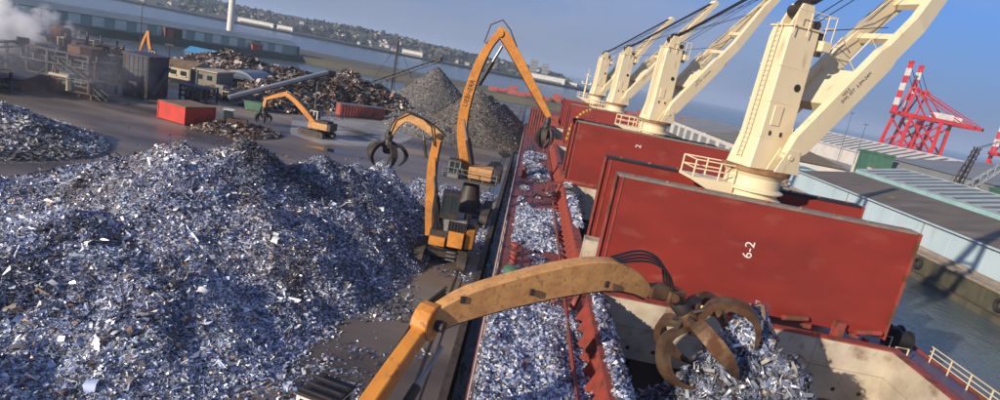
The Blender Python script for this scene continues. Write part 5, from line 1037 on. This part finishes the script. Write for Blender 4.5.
# grey mobile harbour crane with lattice jib
def lattice(mb, p, q, w, r, n):
    p, q = V(p), V(q); d = (q-p).normalized(); s = d.cross(V((0,0,1))).normalized(); u = s.cross(d); c = [(s*i+u*j)*(w/2) for i, j in ((-1,-1),(1,-1),(1,1),(-1,1))]
    for o in c: mb.tube([p+o, q+o*.6], r, 5)
    for k in range(n):
        a, b = p.lerp(q, k/n), p.lerp(q, (k+1)/n)
        for j in range(4): mb.tube([a+c[j], b+c[(j+1) % 4]], r*.6, 4)
H_ = thing('harbour_crane', 'grey lattice-jib harbour crane with orange base at the right edge', 'crane', (120, 160, 0)); hx, hy = 113.5, 160
build('portal', MB().beam((hx-3,hy-3,0),(hx-2,hy-2,7),.6).beam((hx+3,hy-3,0),(hx+2,hy-2,7),.6).beam((hx+3,hy+3,0),(hx+2,hy+2,7),.6).beam((hx-3,hy+3,0),(hx-2,hy+2,7),.6).box(hx-2.6,hx+2.6,hy-2.6,hy+2.6,7,7.6), 'dark_steel', H_)
build('machine_house', MB().box(hx-3,hx+2.4,hy-1.8,hy+1.8,7.62,9.6), 'orange_old', H_, bevel=.1); build('cab', MB().box(hx+2.5,hx+4,hy-1.6,hy-.2,7.7,9.6), 'white_paint', H_)
build('roof', MB().box(hx-3.1,hx+2.5,hy-1.9,hy+1.9,9.62,9.75), 'grey_clad', H_)
a_ = MB(); lattice(a_, (hx-.5,hy,9.6), (hx+1.2,hy,19.5), 1.4, .16, 7); build('a_frame', a_, 'dark_steel', H_)
a_ = MB(); lattice(a_, (hx+2.4,hy,9.2), (hx+17,hy-6,30), 1.6, .17, 14); build('lattice_jib', a_, 'grey_roof', H_)
for k in (-.5, .5): build('pendant', MB().tube([(hx+1.2,hy+k,19.4),(hx+17,hy-6+k,30.2)], .08, 5), 'cable', H_)
build('pendant', MB().tube([(hx+1.2,hy,19.4),(hx-2.8,hy,9.8)], .1, 5), 'cable', H_)
a_ = MB(); lattice(a_, (hx+8,hy-14,9), (hx+14,hy-14,21), 1.2, .16, 8); build('second_jib', a_, 'dark_steel', H_)

# ================================================================== SMOKE AND HAZE
def smoke(name, lab, c, s, dens, sc, col, lo, hi):
    mb = MB().box(c[0]-s[0],c[0]+s[0],c[1]-s[1],c[1]+s[1],c[2]-s[2],c[2]+s[2])
    m = bpy.data.materials.new(name); m.use_nodes = True; n, l = m.node_tree.nodes, m.node_tree.links; n.remove(n['Principled BSDF'])
    v = n.new('ShaderNodeVolumePrincipled'); v.inputs['Color'].default_value = (*col, 1); v.inputs['Anisotropy'].default_value = -.35
    tc = n.new('ShaderNodeTexCoord'); t = n.new('ShaderNodeTexNoise'); t.inputs['Scale'].default_value = sc; t.inputs['Detail'].default_value = 5; t.inputs['Roughness'].default_value = .6
    gr = n.new('ShaderNodeVectorMath'); gr.operation = 'LENGTH'; mp = n.new('ShaderNodeMapping'); mp.inputs['Location'].default_value = (-1,-1,-1); mp.inputs['Scale'].default_value = (2,2,2)
    l.new(tc.outputs['Generated'], mp.inputs['Vector']); l.new(mp.outputs['Vector'], gr.inputs[0]); l.new(tc.outputs['Object'], t.inputs['Vector'])
    f = n.new('ShaderNodeMath'); f.operation = 'MULTIPLY_ADD'; f.inputs[1].default_value = -.32; l.new(gr.outputs['Value'], f.inputs[0]); l.new(t.outputs['Fac'], f.inputs[2])
    r = n.new('ShaderNodeMapRange'); r.inputs[1].default_value = lo; r.inputs[2].default_value = hi; r.inputs[4].default_value = dens; l.new(f.outputs[0], r.inputs[0])
    l.new(r.outputs[0], v.inputs['Density']); l.new(v.outputs['Volume'], n['Material Output'].inputs['Volume'])
    o = build(name, mb, m); tag(o, lab, 'smoke', kind='stuff'); return o
smoke('steam_plume', 'white steam plume billowing at the left edge above the plant', (-93,101,7.0), (14,9,6.5), 1.1, .24, (.998,.998,.999), .27, .5)
smoke('smoke_veil', 'thin bluish smoke drifting over the shredder plant', (-84,93,4.5), (22,12,6), .035, .12, (.9,.92,.98), .16, .55)
hz = build('haze', MB().box(-7400,7400,-460,9400,-7,96), None); hz['kind'] = 'stuff'; hz['label'] = 'thin bluish sea haze over the harbour'; hz['category'] = 'haze'
m = bpy.data.materials.new('sea_haze'); m.use_nodes = True; n, l = m.node_tree.nodes, m.node_tree.links; n.remove(n['Principled BSDF'])
v = n.new('ShaderNodeVolumePrincipled'); v.inputs['Color'].default_value = (.62, .78, 1, 1); v.inputs['Density'].default_value = .00022; v.inputs['Anisotropy'].default_value = .1
l.new(v.outputs['Volume'], n['Material Output'].inputs['Volume']); hz.data.materials.append(m)
